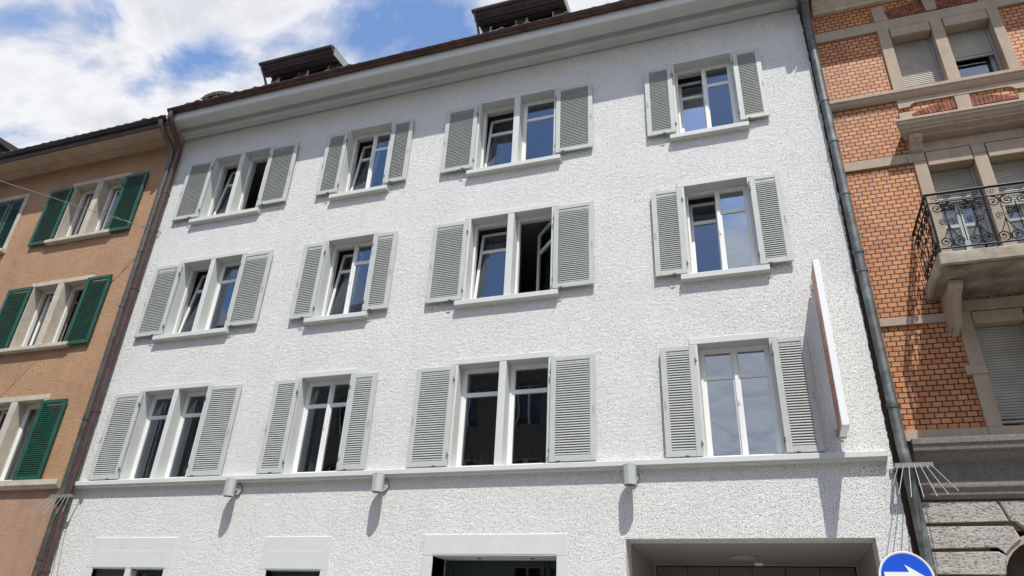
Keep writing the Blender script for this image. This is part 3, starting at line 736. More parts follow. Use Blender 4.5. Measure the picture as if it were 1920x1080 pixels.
zr = 12.2 + (4.6 + 0.63) * math.tan(RS)
rf.add([(OXL, ya, za), (OXR, ya, za), (OXR, 4.6, zr), (OXL, 4.6, zr), (OXL, 9.6, 12.2), (OXR, 9.6, 12.2)], [(0, 1, 2, 3), (3, 2, 5, 4), (0, 3, 4), (1, 5, 2)])
part('roof', rf, M['roof_tile'], oh)
dm = MB().prof(-10.2, -7.95, [(-0.1, 13.62), (-0.1, 13.5), (0.3, 13.46), (2.2, 13.6), (2.2, 13.8)]); dm.box(-10.0, -8.1, 0.2, 1.6, 12.3, 13.46)
part('dormer', dm, M['dormer_metal'], oh)
part('downpipe', pipe([(-1.27, -0.63, 12.08), (-1.27, -0.62, 11.98), (-1.265, -0.56, 11.90), (-1.25, -0.38, 11.77), (-1.23, -0.22, 11.64), (-1.225, -0.135, 11.52), (-1.22, -0.125, 11.3), (-1.06, -0.125, 2.5), (-1.05, -0.125, 0.13)], 0.066, [8.9, 7.6, 5.25, 2.8]), M['pipe_gray'], oh, smooth=True)

# ------------------------------------------------------------------ BRICK HOUSE (right)
bh = empty('brick_house', 'orange brick house with sandstone window frames and an iron balcony, at the right edge', 'house', (15.5, 0, 0))
BX0, BX1 = XR, 19.5
PA = (13.465, 14.055); PB = (14.225, 14.855)
H = [(13.30, 15.0, 9.66, 11.0), (13.30, 15.0, 6.25, 8.30), (13.30, 15.0, 4.34, 5.87)]
H2 = [(a + 3.1, b + 3.1, c, d) for a, b, c, d in H]
part('wall', MB().grid_wall(BX0, BX1, 4.2, 12.0, 0.0, 0.4, H + H2), M['brick'], bh)
w = MB().box(BX1 - 0.3, BX1, 0.4, 9, 0, 12); w.box(BX0, BX0 + 0.3, 0.4, 9, 0, 12); w.box(BX0, BX1, 9, 9.3, 0, 12)
part('rear_wall', w, M['granite'], bh)
w = MB()
for z in (3.6, 6.1, 9.0, 11.4): w.box(BX0 + 0.3, BX1 - 0.3, 0.42, 8.98, z - 0.12, z + 0.12)
w.box(BX0 + 0.3, BX1 - 0.3, 3.6, 3.75, 0, 11.2)
part('interior', w, M['room'], bh)
J = 0.035
def band(*a): part('stone_band', MB().bbox(*a), M['sandstone'], bh)
band(BX0, BX1, -J, 0.0, 11.0, 11.20, 0.004)
# sill moulding of the top storey
part('sill_moulding', MB().prof(BX0, BX1, [(0, 9.665), (-0.11, 9.655), (-0.11, 9.60), (-0.09, 9.585), (-0.075, 9.54), (-0.04, 9.505), (0, 9.50)]), M['sandstone'], bh)
for x0, x1 in ((BX0, 13.30), (15.0, 16.4), (18.1, BX1)):
    band(x0, x1, -J, 0.0, 8.315, 8.475, 0.004)
    band(x0, x1, -J, 0.0, 5.755, 5.87, 0.004)
    band(x0, x1, -0.045, 0.0, 4.205, 4.34, 0.004)
for dx in (0, 3.1):
    band(13.30 + dx, 15.0 + dx, -0.055, 0.0, 4.203, 4.34, 0.004)
cor = MB().prof(BX0 + 0.08, BX1, [(0, 4.202), (-0.205, 4.192), (-0.21, 4.186), (-0.21, 4.125), (-0.195, 4.115), (-0.185, 4.05), (-0.15, 4.03), (-0.15, 4.015), (-0.05, 3.94), (-0.02, 3.92), (-0.02, 3.675), (-0.095, 3.668), (-0.10, 3.66), (-0.10, 3.63), (-0.075, 3.60), (-0.07, 3.55), (-0.03, 3.51), (0, 3.50)])
part('base_cornice', cor, M['granite'], bh)
ac = (13.56, 2.60); ar = 0.47
# rusticated base
part('base_wall', MB().grid_wall(BX0, BX1, 0, 4.2, 0.03, 0.43, [(13.02, 14.14, 1.2, 3.16)]), M['groove'], bh)
rk = MB()
blocks = [[(12.375, 3.242), (13.262, 3.258), (13.196, 3.484), (12.375, 3.484)],
          [(13.205, 3.484), (13.272, 3.262), (13.32, 3.255), (13.44, 3.115), (14.4, 3.3), (14.4, 3.484)],
          [(12.375, 2.962), (13.095, 2.976), (13.162, 2.905), (13.245, 2.992), (13.335, 3.065), (13.285, 3.206), (12.375, 3.206)],
          [(12.375, 2.69), (13.10, 2.69), (13.13, 2.80), (13.153, 2.885), (13.085, 2.934), (12.375, 2.926)],
          [(12.375, 2.42), (13.09, 2.42), (13.09, 2.655), (12.375, 2.655)]]
z = 2.385
while z > 0.3:
    blocks.append([(12.375, z - 0.235), (13.09, z - 0.235), (13.09, z), (12.375, z)]); z -= 0.27
blocks += [[(a, c), (b, c), (b, d), (a, d)] for a, b in ((14.45, 16.4), (16.43, BX1)) for c, d in ((3.242, 3.484), (2.962, 3.206), (2.69, 2.926), (2.42, 2.655), (2.15, 2.385), (1.88, 2.115), (1.6, 1.84), (1.2, 1.56), (0.3, 1.16))]
for bl in blocks:
    c_ = Vector((sum(p[0] for p in bl) / len(bl), sum(p[1] for p in bl) / len(bl)))
    n = len(bl); o = [(p[0], 0.03, p[1]) for p in bl]; m1 = [(p[0], -0.012, p[1]) for p in bl]
    m2 = []
    for p in bl:
        d = Vector(p) - c_; l = d.length; q = c_ + d * (1 - 0.02 / l); m2.append((q.x, -0.03, q.y))
    rk.add(o + m1 + m2, [(i, (i + 1) % n, n + (i + 1) % n, n + i) for i in range(n)] + [(n + i, n + (i + 1) % n, 2 * n + (i + 1) % n, 2 * n + i) for i in range(n)] + [tuple(range(2 * n, 3 * n))])
part('rusticated_base', rk, M['rock_face'], bh)
aw = MB(); pts = [(ac[0] + ar * math.cos(math.pi - math.pi * k / 16), ac[1] + ar * math.sin(math.pi * k / 16)) for k in range(17)]
ring = pts + [(ac[0] + (ar + 0.07) * math.cos(math.pi * k / 16), ac[1] + (ar + 0.07) * math.sin(math.pi * k / 16)) for k in range(17)]
n = 17
aw.add([(p[0], -0.005, p[1]) for p in pts] + [(p[0], -0.005, p[1]) for p in ring[17:][::-1]] + [(p[0], 0.3, p[1]) for p in pts],
       [(i, i + 1, n + i + 1, n + i) for i in range(n - 1)] + [(i, 2 * n + i, 2 * n + i + 1, i + 1) for i in range(n - 1)])
arw = part('arched_window', aw, M['sandstone'], bh)
part('pane', MB().plate([(ac[0] - ar, 1.2)] + pts + [(ac[0] + ar, 1.2)], 0.25, 0.27), M['dark_wood'], bh, arw)

def blind(a, b, z0, z1, y, p=0.036):
    m_ = MB(); z = z1
    while z - p > z0 + 0.03:
        m_.prof(a, b, [(y + 0.012, z), (y, z - 0.006), (y - 0.003, z - p * 0.5), (y, z - p + 0.007), (y + 0.012, z - p + 0.001)])
        z -= p
    m_.bbox(a, b, y - 0.012, y + 0.02, z0, z0 + 0.035, 0.004)
    return m_
def brick_window(dx, r):
    """paired window with sandstone jambs, lintel blocks, roller blinds"""
    if r == 'A': z0, z1, zl, lb, bl = 9.66, 11.0, 10.80, 11.0, (9.70, 10.24)
    elif r == 'B': z0, z1, zl, lb, bl = 6.25, 8.30, 8.20, 8.455, (7.66, 7.49)
    else: z0, z1, zl, lb, bl = 4.34, 5.87, 5.70, 5.87, (4.43, 4.43)
    a0, a1, b0, b1 = PA[0] + dx, PA[1] + dx, PB[0] + dx, PB[1] + dx
    mb = MB()
    for p, q in ((13.30 + dx, a0), (a1, b0), (b1, 15.0 + dx)):
        mb.bbox(p, q, -0.042, 0.12, z0, z1 if r != 'A' else 11.0, 0.006)
        mb.box(p + (0.02 if p > 13.31 + dx else 0), q - (0.02 if q < 14.99 + dx else 0), 0.12, 0.38, z0, z1)
    if r == 'A':
        mb.box(13.30 + dx, 15.0 + dx, 0.005, 0.38, 11.0, 11.06)
    if r == 'B':
        mb.bbox(13.24 + dx, 13.30 + dx, -0.048, 0, 8.30, 8.46); mb.bbox(15.0 + dx, 15.06 + dx, -0.048, 0, 8.30, 8.46)
        mb.bbox(13.30 + dx, 15.0 + dx, -0.04, 0.38, 8.46, 8.625, 0.004)
        for p, q in ((13.30 + dx, a0), (a1, b0), (b1, 15.0 + dx)): mb.bbox(p, q, -0.046, 0.12, 8.302, 8.458, 0.004)
    if r == 'C':
        for p, q in ((13.24 + dx, 13.47 + dx), (14.04 + dx, 14.24 + dx), (14.84 + dx, 15.06 + dx)): mb.bbox(p, q, -0.06, 0, 5.005, 5.125, 0.006)
        mb.bbox(13.30 + dx, 15.0 + dx, -0.03, 0.38, 5.872, 6.03, 0.004); 
    win = part('window', mb, M['sandstone'], bh)
    lm = MB()
    for p, q in ((a0, a1), (b0, b1)): lm.bbox(p + 0.013, q - 0.013, -0.052 if r != 'C' else -0.03, 0.14, zl, (lb if r != 'A' else 10.996) - 0.010, 0.008)
    part('lintel', lm, M['sandstone'], bh, win)
    for (p, q), zz_ in zip(((a0, a1), (b0, b1)), bl):
        part('roller_blind', blind(p + 0.03, q - 0.03, zz_, lb - 0.02, 0.17), M['blind'], bh, win)
    fr = MB()
    for p, q in ((a0, a1), (b0, b1)):
        fr.box(p - 0.02, p + 0.028, 0.145, 0.2, z0, lb - 0.02); fr.box(q - 0.028, q + 0.02, 0.145, 0.2, z0, lb - 0.02)
        fr.bbox(p - 0.02, p + 0.07, 0.24, 0.30, z0, lb - 0.02); fr.bbox(q - 0.07, q + 0.02, 0.24, 0.30, z0, lb - 0.02); fr.bbox(p + 0.07, q - 0.07, 0.24, 0.30, z0, z0 + 0.08)
        if r != 'A': fr.bbox((p + q) / 2 - 0.04, (p + q) / 2 + 0.04, 0.24, 0.30, z0 + 0.08, lb - 0.02)
        if r == 'B': fr.bbox(p + 0.07, q - 0.07, 0.242, 0.30, 7.28, 7.34)
    part('frame', fr, M['zinc_sheet'], bh, win)
    pn = MB()
    for p, q in ((a0, a1), (b0, b1)): pn.box(p + 0.07, q - 0.07, 0.27, 0.276, z0 + 0.08, lb - 0.02)
    part('pane', pn, M['glass'], bh, win)
for dx in (0, 3.1):
    for r in 'ABC': brick_window(dx, r)
    part('stone_block', MB().bbox(13.30 + dx, 13.485 + dx, -0.035, 0, 11.40, 11.535, 0.004), M['sandstone'], bh)
    def stone(pts, y0, y1): part('stone_block', MB().plate(pts, y0, y1), M['sandstone'], bh)
    stone([(13.30 + dx, 11.203), (13.515 + dx, 11.203), (13.475 + dx, 11.397), (13.30 + dx, 11.397)], -0.035, 0)
    stone([(14.065 + dx, 11.225), (14.215 + dx, 11.225), (14.235 + dx, 11.56), (14.04 + dx, 11.56)], -0.04, 0)
    stone([(14.785 + dx, 11.203), (15.0 + dx, 11.203), (15.0 + dx, 11.53), (14.825 + dx, 11.397)], -0.035, 0)
    # impost blocks over the balcony door
    stone([(13.285 + dx, 9.10), (13.475 + dx, 9.10), (13.435 + dx, 9.245), (13.285 + dx, 9.245)], -0.035, 0)
    stone([(14.055 + dx, 9.10), (14.24 + dx, 9.10), (14.25 + dx, 9.38), (14.06 + dx, 9.38)], -0.045, 0)
    stone([(14.83 + dx, 9.10), (15.01 + dx, 9.10), (15.01 + dx, 9.245), (14.85 + dx, 9.245)], -0.035, 0)
    # apron under the top sill, with a dropped end
    stone([(13.305 + dx, 9.335), (13.462 + dx, 9.345), (13.49 + dx, 9.39), (13.55 + dx, 9.41), (14.75 + dx, 9.41), (14.81 + dx, 9.39), (14.84 + dx, 9.345), (14.995 + dx, 9.335), (14.995 + dx, 9.498), (13.305 + dx, 9.498)], -0.03, 0)
    for (x0, x1, z0, z1, zt0, zt1) in ((13.52, 14.06, 11.215, 11.225, 11.40, 11.50), (14.22, 14.78, 11.225, 11.215, 11.50, 11.40), (13.485, 14.05, 9.165, 9.17, 9.20, 9.345), (14.25, 14.84, 9.17, 9.165, 9.345, 9.20)):
        n = 11; vs = MB(); mt = MB()
        for k in range(n):
            a_, b_ = k / n + 0.006, (k + 1) / n - 0.006
            up = zt1 > zt0; L_ = lambda u: zt0 + (zt1 - zt0) * (math.sin(u * math.pi / 2) if up else 1 - math.cos(u * math.pi / 2))
            sh = 0.035 * (1 if not up else -1)
            xa, xb = x0 + (x1 - x0) * a_, x0 + (x1 - x0) * b_
            fa_ = (1 - a_) if up else a_; fb_ = (1 - b_) if up else b_
            vs.plate([(xa + dx, z0), (xb + dx, z0), (xb + sh * fb_ + dx, L_(b_)), (xa + sh * fa_ + dx, L_(a_))], -0.02 - random.uniform(0, 0.003), -0.002)
        mt.plate([(x0 + dx, z0 + 0.002), (x1 + dx, z1 + 0.002)] + [(x0 + (x1 - x0) * (1 - t / 8) + dx, L_(1 - t / 8) + 0.008) for t in range(9)], -0.01, 0)
        va = part('arch', vs, M['voussoir'], bh)
        part('mortar', mt, M['mortar_and_gap_shade'], bh, va)
    # hood over the balcony door on two consoles
    hd = MB(); hx0, hx1 = 13.125 + dx, 15.17 + dx
    pr_ = [(0.0, 8.99), (-0.33, 8.905), (-0.335, 8.895), (-0.335, 8.865), (-0.32, 8.855), (-0.315, 8.82), (-0.29, 8.80), (-0.27, 8.76), (-0.25, 8.75), (-0.25, 8.72), (-0.17, 8.70), (-0.16, 8.66), (-0.04, 8.655), (0, 8.63)]
    # mitred ends: the profile shrinks towards the wall side
    n = len(pr_); vs_ = []
    for y, z in pr_: vs_.append((hx0 + (0.335 + y) * 0.55 if y > -0.335 else hx0, y, z))
    for y, z in pr_: vs_.append((hx1 - (0.335 + y) * 0.55 if y > -0.335 else hx1, y, z))
    hd.add(vs_, [(i, (i + 1) % n, n + (i + 1) % n, n + i) for i in range(n)] + [tuple(range(n - 1, -1, -1)), tuple(range(n, 2 * n))])
    for cx in (13.375 + dx, 14.92 + dx):
        hd.prof(cx - 0.08, cx + 0.08, [(0, 8.70), (-0.2, 8.70), (-0.2, 8.62), (-0.17, 8.58), (-0.12, 8.54), (-0.09, 8.48), (-0.05, 8.46), (0, 8.46)])
        hd.tube([(cx - 0.0, -0.19, 8.655), (cx, -0.213, 8.655)], 0.045, 16); hd.tube([(cx - 0.0, -0.2, 8.655), (cx, -0.222, 8.655)], 0.022, 12)
    part('hood', hd, M['sandstone'], bh)
pt = MB().box(13.41, 13.45, -0.001, 0.02, 4.64, 4.68)
# balcony
bx0, bx1, by, bz = 13.03, 15.27, -1.0, 6.25
sb = MB().bbox(bx0, bx1, by, 0.0, 6.083, bz, 0.01); 
bal = part('balcony', sb, M['slab_edge'], bh)
us = MB().box(bx0 + 0.04, bx1 - 0.04, by + 0.05, -0.02, 6.062, 6.082)
part('underside', us, M['old_concrete'], bh, bal)
for x in (13.175, 14.99):
    bk = MB(); bk.prof(x, x + 0.135, [(0, 6.06), (-0.60, 6.06), (-0.62, 6.04), (-0.615, 5.99), (-0.55, 5.955), (-0.44, 5.92), (-0.33, 5.84), (-0.26, 5.74), (-0.215, 5.66), (-0.16, 5.615), (-0.09, 5.61), (-0.03, 5.60), (0, 5.56)])
    bk.prof(x + 0.03, x + 0.105, [(0, 6.0), (-0.56, 5.99), (-0.55, 5.94), (-0.45, 5.905), (-0.34, 5.825), (-0.27, 5.725), (-0.225, 5.645), (-0.165, 5.60), (-0.09, 5.59), (0, 5.54)])
    part('bracket', bk, M['sandstone'], bh, bal)
rl = MB()
zt_, z2, zb2 = 7.12, 6.985, 6.315
def spiral(cx, cz, r0, turns, a0, dirn, fn, r=0.0092):
    pts = []; n = int(16 * turns)
    for k in range(n + 1):
        t = k / n; a = a0 + dirn * 2 * math.pi * turns * t; rr = r0 * (1 - 0.82 * t)
        pts.append(fn(cx + rr * math.cos(a), cz + rr * math.sin(a)))
    rl.tube(pts, [r * (1 - 0.35 * i / n) for i in range(n + 1)], 6)
    rl.add(*ball(pts[-1], r * 1.9))
def ball(c, r):
    c = Vector(c); vs = [c + Vector(d) * r for d in ((1, 0, 0), (-1, 0, 0), (0, 1, 0), (0, -1, 0), (0, 0, 1), (0, 0, -1))]
    return vs, [(0, 2, 4), (2, 1, 4), (1, 3, 4), (3, 0, 4), (2, 0, 5), (1, 2, 5), (3, 1, 5), (0, 3, 5)]
def panel(u0, u1, fn, n):
    P = (u1 - u0) / n
    for k in range(n):
        a = u0 + k * P; c = a + P / 2; q = P / 4
        # upper and lower C-scroll pairs
        for sx in (-1, 1):
            # big double scrolls hanging from the upper rail
            spiral(c + sx * q, z2 - 0.085, 0.076, 1.5, math.pi / 2 if sx < 0 else math.pi / 2, sx, fn)
            spiral(c + sx * q, zb2 + 0.085, 0.078, 1.5, -math.pi / 2, -sx, fn)
            spiral(c + sx * q * 0.62, (z2 + zb2) / 2 + 0.05, 0.046, 1.4, -math.pi / 2, sx, fn, 0.006)
            rl.tube([fn(c, (z2 + zb2) / 2 - 0.02), fn(c + sx * q * 0.9, zb2 + 0.16), fn(c + sx * q * 1.6, zb2 + 0.12)], 0.006, 6)
            rl.tube([fn(c + sx * q * 2, z2 - 0.10), fn(c + sx * q * 2, zb2 + 0.08)], 0.005, 6)
            spiral(c + sx * q * 0.8, (zt_ + z2) / 2 - 0.012, 0.042, 1.2, 0 if sx > 0 else math.pi, sx, fn, 0.005)
        rl.tube([fn(c, z2), fn(c, zb2)], 0.0055, 6)
        rl.add(*ball(fn(c, (z2 + zb2) / 2 - 0.02), 0.018)); rl.add(*ball(fn(c, z2 - 0.17), 0.016))
        for dx_, dz_ in ((0.03, 0), (-0.03, 0), (0, 0.03), (0, -0.03)): rl.add(*ball(fn(a + P * (0 if k else 1) + dx_, z2 - 0.2 + dz_), 0.013))
fy = by + 0.035
fn_f = lambda u, z: (u, fy, z)
fn_l = lambda u, z: (bx0 + 0.035, u, z)
fn_r = lambda u, z: (bx1 - 0.035, u, z)
panel(bx0 + 0.05, bx1 - 0.05, fn_f, 7)
panel(fy + 0.02, -0.03, fn_l, 3); panel(fy + 0.02, -0.03, fn_r, 3)
for z, r_ in ((zt_, 0.017), (z2, 0.010), (zb2, 0.012)):
    rl.tube([(bx0 + 0.035, 0, z), (bx0 + 0.035, fy, z)], r_, 8); rl.tube([(bx1 - 0.035, 0, z), (bx1 - 0.035, fy, z)], r_, 8); rl.tube([(bx0 + 0.03, fy, z), (bx1 - 0.03, fy, z)], r_, 8)
for x in (bx0 + 0.035, bx1 - 0.035, bx0 + 0.05 + 0.3057 * 2 , bx0 + 0.05 + 0.3057 * 5): rl.tube([(x, fy, bz - 0.01), (x, fy, zt_)], 0.013, 8)
part('railing', rl, M['iron'], bh, bal)
wm = MB(); p_ = 0.028; t_ = 0.0014
x = bx0 + 0.06
while x < bx1 - 0.05: wm.box(x - t_, x + t_, fy + 0.012, fy + 0.014, zb2, zt_); x += p_
z = zb2 + 0.01
while z < zt_: wm.box(bx0 + 0.05, bx1 - 0.05, fy + 0.014, fy + 0.016, z - t_, z + t_); z += p_
part('wire_mesh', wm, M['wire'], bh, bal)
# eave of the brick house
ev = MB().prof(BX0 + 0.06, BX1, [(0, 11.635), (-0.05, 11.645), (-0.06, 11.70), (-0.09, 11.715), (-0.09, 11.76), (-0.14, 11.79), (-0.16, 11.85), (-0.2, 11.86), (-0.2, 11.90), (-0.34, 11.93), (-0.34, 11.96), (-0.62, 11.97), (-0.64, 12.0), (-0.64, 12.16), (0, 12.3)])
part('eave', ev, M['stone_beige'], bh)
part('gutter', gutter(BX0 + 0.02, BX1, -0.77, 12.12, 0.065), M['pipe_zinc'], bh, smooth=True)
rf = MB().add([(BX0 + 0.02, -0.66, 12.12), (BX1, -0.66, 12.12), (BX1, 4.6, 16.0), (BX0 + 0.02, 4.6, 16.0), (BX0 + 0.02, 9.6, 12.1), (BX1, 9.6, 12.1)], [(0, 1, 2, 3), (3, 2, 5, 4), (0, 3, 4), (1, 5, 2), (0, 4, 5, 1)])
part('roof', rf, M['roof_tile'], bh)

# ------------------------------------------------------------------ wall lamps
def lamp(x, label):
    o = empty('wall_lamp', label, 'wall lamp', (x, 0, 3.865), group='cylinder lamps under the string course')
    y = -0.2; b = MB()
    # hollow cylinder, open below and above, with thickness
    n = 28; r1, r2, z0, z1 = 0.088, 0.080, 3.735, 4.0
    vs = []
    for r_, z_ in ((r1, z0), (r1, z0 + 0.02), (r1, z1 - 0.014), (r1 - 0.004, z1 - 0.01), (r1 - 0.004, z1 - 0.006), (r1, z1 - 0.004), (r1, z1), (r2, z1), (r2, z1 - 0.03), (0.001, z1 - 0.03)):
        vs.append((r_, z_))
    low = [(r1, z0), (r2, z0), (r2, z0 + 0.04), (0.001, z0 + 0.04)]
    def lathe(pr):
        m_ = len(pr)
        b.add([(x + r_ * math.cos(2 * math.pi * k / n), y + r_ * math.sin(2 * math.pi * k / n), z_) for r_, z_ in pr for k in range(n)],
              [(i * n + k, i * n + (k + 1) % n, (i + 1) * n + (k + 1) % n, (i + 1) * n + k) for i in range(m_ - 1) for k in range(n)])
    lathe(vs); lathe(low)
    part('shade', b, M['lamp_gray'], o, smooth=True)
    c = MB().tube([(x, -0.001, 3.87), (x, -0.035, 3.87)], 0.085, 24); c.tube([(x, -0.03, 3.87), (x, -0.13, 3.87)], 0.022, 12)
    part('wall_bracket', c, M['lamp_gray'], o, smooth=True)
    c = MB().tube([(x, -0.002, 3.87), (x, -0.012, 3.87)], 0.092, 24)
    part('gasket', c, M['hardware'], o)
    part('lens', MB().tube([(x, y, z0 + 0.028), (x, y, z0 + 0.038)], 0.078, 24), M['glass'], o)
lamp(2.585, 'grey cylinder wall lamp under the two-light window nearest the orange house')
lamp(5.262, 'grey cylinder wall lamp in the middle of the three, left of the door head')
lamp(9.03, 'grey cylinder wall lamp above the left corner of the gateway opening')
# ------------------------------------------------------------------ projecting sign
sg = empty('projecting_sign', 'tall narrow white-edged sign panel standing out from the white wall beside the right downpipe', 'sign', (11.69, 0, 4.2))
part('panel', MB().bbox(11.659, 11.742, -0.62, -0.12, 4.275, 6.56, 0.004), M['sign_white'], sg)
part('face', MB().box(11.656, 11.6588, -0.612, -0.128, 4.283, 6.552), M['sign_face'], sg)
bk = MB()
for z in (6.46, 4.36): bk.box(11.64, 11.76, -0.012, 0.0, z - 0.05, z + 0.05); bk.tube([(11.69, -0.13, z), (11.69, 0, z)], 0.02, 8); bk.tube([(11.65, -0.05, z), (11.74, -0.05, z)], 0.009, 6)
part('bracket', bk, M['steel'], sg)
# ------------------------------------------------------------------ spiked pipe guards
def guard(x0, x1, z, tips, label, tilt):
    o = empty('pipe_guard', label, 'spike guard', ((x0 + x1) / 2, 0, z), group='spiked guards on the downpipes')
    b = MB().box(x0, x1, -0.235, -0.2, z - 0.028, z + 0.028); b.box(x0, x0 + 0.03, -0.2, 0.0, z - 0.02, z + 0.02)
    xc = x0 + 0.02 if tilt > 0 else x1 - 0.03
    b.box(x0 - 0.04 if tilt > 0 else x1 - 0.01, x0 + 0.01 if tilt > 0 else x1 + 0.04, -0.03, 0.0, z - 0.05, z + 0.01)
    b.box(xc - 0.012, xc + 0.012, -0.2, 0, z - 0.01, z + 0.01)
    part('bar', b, M['steel'], o)
    n = len(tips)
    for k, (tx, tz) in enumerate(tips):
        bx_ = x0 + 0.03 + (x1 - x0 - 0.06) * k / (n - 1)
        part('spike', MB().tube([(bx_, -0.24, z), (bx_ + (tx - bx_) * 0.96, -0.24 - 0.34 * 0.96, z + (tz - z) * 0.96), (tx, -0.58, tz)], [0.0058, 0.0052, 0.001], 6), M['steel'], o)
guard(-1.215, -0.73, 3.815, [(-1.15, 3.474), (-1.052, 3.462), (-0.953, 3.445), (-0.813, 3.436), (-0.665, 3.441), (-0.515, 3.438), (-0.381, 3.466)], 'row of steel spikes across the two downpipes at the left corner of the white house', -1)
guard(12.20, 12.60, 3.87, [(12.08, 3.57), (12.12, 3.466), (12.24, 3.426), (12.363, 3.423), (12.499, 3.431), (12.609, 3.454), (12.716, 3.484)], 'fan of steel spikes on the grey-green downpipe beside the brick house', 1)
# ------------------------------------------------------------------ blue traffic sign
ts = empty('traffic_sign', 'round blue sign with a white arrow pointing right on a post by the gateway', 'traffic sign', (11.93, -1.22, 0.13))
cx, cy_, cz, rr = 11.925, -1.26, 2.512, 0.245
sb = MB(); sb.tube([(cx, cy_, cz), (cx, cy_ + 0.012, cz)], rr, 64)
plate = part('plate', sb, M['steel'], ts)
n = 64
rim = MB(); rb = rr - 0.001; ri = rr - 0.016
rim.add([(cx + r_ * math.cos(2 * math.pi * k / n), y, cz + r_ * math.sin(2 * math.pi * k / n)) for r_, y in ((rr + 0.004, cy_ + 0.004), (rr + 0.004, cy_ - 0.008), (rr - 0.002, cy_ - 0.010), (ri, cy_ - 0.006), (ri, cy_ + 0.002)) for k in range(n)],
        [(i * n + k, i * n + (k + 1) % n, (i + 1) * n + (k + 1) % n, (i + 1) * n + k) for i in range(4) for k in range(n)])
part('rim', rim, M['sign_white'], ts, plate)
part('disc', MB().tube([(cx, cy_ - 0.004, cz), (cx, cy_, cz)], ri, 64), M['sign_blue'], ts, plate)
ar_ = [(-0.195, -0.055), (0.03, -0.055), (0.0, -0.125), (0.19, 0.0), (0.0, 0.125), (0.03, 0.055), (-0.195, 0.055)]
part('arrow', MB().plate([(cx + a, cz + b) for a, b in ar_], cy_ - 0.007, cy_ - 0.0042), M['sign_white'], ts, plate)
part('bolt', MB().tube([(cx, cy_ - 0.004, cz + 0.2), (cx, cy_ - 0.010, cz + 0.2)], 0.008, 10), M['sign_blue'], ts, plate)
part('pole', MB().tube([(cx, cy_ + 0.045, 0.13), (cx, cy_ + 0.045, 2.62)], 0.03, 16).box(cx - 0.05, cx + 0.05, cy_ + 0.012, cy_ + 0.02, cz - 0.12, cz - 0.09).box(cx - 0.05, cx + 0.05, cy_ + 0.012, cy_ + 0.02, cz + 0.09, cz + 0.12), M['steel'], ts, smooth=True)
for ch in ts.children:   # turn the sign a little on its post
    pass
# ------------------------------------------------------------------ span wire
p0 = Vector((-1.02, -0.06, 9.43)); p1 = Vector((-17.0, -14.9, 11.9))
pts = []
for k in range(41):
    t = k / 40; q = p0.lerp(p1, t); q.z -= 0.10 * 4 * t * (1 - t); pts.append(q)
wc = MB().tube(pts, 0.0075, 6); 
tw = []
for k in range(30):
    t = k / 29 * 0.05; q = p0.lerp(p1, t) + Vector((0, 0.012 * math.cos(k * 1.3), 0.012 * math.sin(k * 1.3))); tw.append(q)
wc.tube(tw, 0.005, 5)
wc.tube([(-0.93, 0.0, 9.40), (-0.95, -0.06, 9.42), (-1.02, -0.07, 9.435), (-1.0, -0.05, 9.40), (-0.94, -0.02, 9.38)], 0.008, 6)
wo_ = wc.build('span_wire', M['rope'])
tag(wo_, 'thin pale steel wire strung across the green shutters', 'wire')
# ------------------------------------------------------------------ passage ceiling fittings
def disc_light(x, y, z, r, label, g_=None):
    o = empty('ceiling_light', label, 'ceiling light', (x, y, z))
    part('base', MB().tube([(x, y, z), (x, y, z - 0.015)], r, 32), M['passage'], o, smooth=True)
    part('shade', MB().tube([(x, y, z - 0.015), (x, y, z - 0.045)], [r * 0.9, r * 0.7], 32), M['frame_white'] if g_ else M['passage'], o, smooth=True)
disc_light(10.30, 1.65, 3.09, 0.21, 'large flat round fitting on the gateway ceiling')
disc_light(10.50, 2.25, 3.09, 0.09, 'small round white spot on the gateway ceiling behind the large one', 1)
for x, lb in ((6.80, 'round recessed spot in the door ceiling, left one of the pair'), (7.58, 'round recessed spot in the door ceiling, right one of the pair')):
    o = MB().tube([(x, 0.20, 2.872), (x, 0.20, 2.864)], 0.035, 20).tube([(x, 0.20, 2.864), (x, 0.20, 2.860)], 0.024, 16).build('ceiling_spot', M['hardware']); tag(o, lb, 'ceiling light', 'spots in the door ceiling')
# ------------------------------------------------------------------ curtains
def curtain(x0, x1, z0, z1, y, m, label, amp=0.028, pitch=0.11):
    n = max(8, int((x1 - x0) / 0.012)); vs = []; ph = random.uniform(0, 6)
    for yy in (0.0, 0.004):
        for k in range(n + 1):
            u = k / n; x_ = x0 + (x1 - x0) * u
            w0 = amp * math.sin(u * (x1 - x0) / pitch * 2 * math.pi + ph) + amp * 0.4 * math.sin(u * 17 + ph * 2)
            vs += [(x_, y + yy + w0 * 1.1, z0), (x_ + 0.004, y + yy + w0 * 0.7, z1)]
    m_ = 2 * (n + 1)
    fs = [(2 * k, 2 * k + 2, 2 * k + 3, 2 * k + 1) for k in range(n)] + [(m_ + 2 * k + 1, m_ + 2 * k + 3, m_ + 2 * k + 2, m_ + 2 * k) for k in range(n)]
    o = MB().add(vs, fs).build('curtain', M[m], None, True)
    tag(o, label, 'curtain', 'curtains hanging inside the white house')
curtain(6.30, 7.04, 3.5, 5.86, 0.62, 'curtain_brown', 'brown pleated curtain filling the left light of the wide first-floor window')
curtain(7.10, 7.84, 3.5, 5.86, 0.62, 'curtain_brown', 'brown pleated curtain filling the right light of the wide first-floor window')
curtain(3.40, 3.62, 3.5, 5.86, 0.60, 'curtain_pale', 'pale curtain drawn to the left inside the narrow first-floor window')
curtain(-0.02, 0.22, 3.5, 5.86, 0.60, 'curtain_pale', 'pale curtain drawn aside in the left light of the first-floor window nearest the orange house')
curtain(0.76, 1.0, 3.5, 5.86, 0.60, 'curtain_pale', 'pale curtain drawn aside in the right light of the first-floor window nearest the orange house')
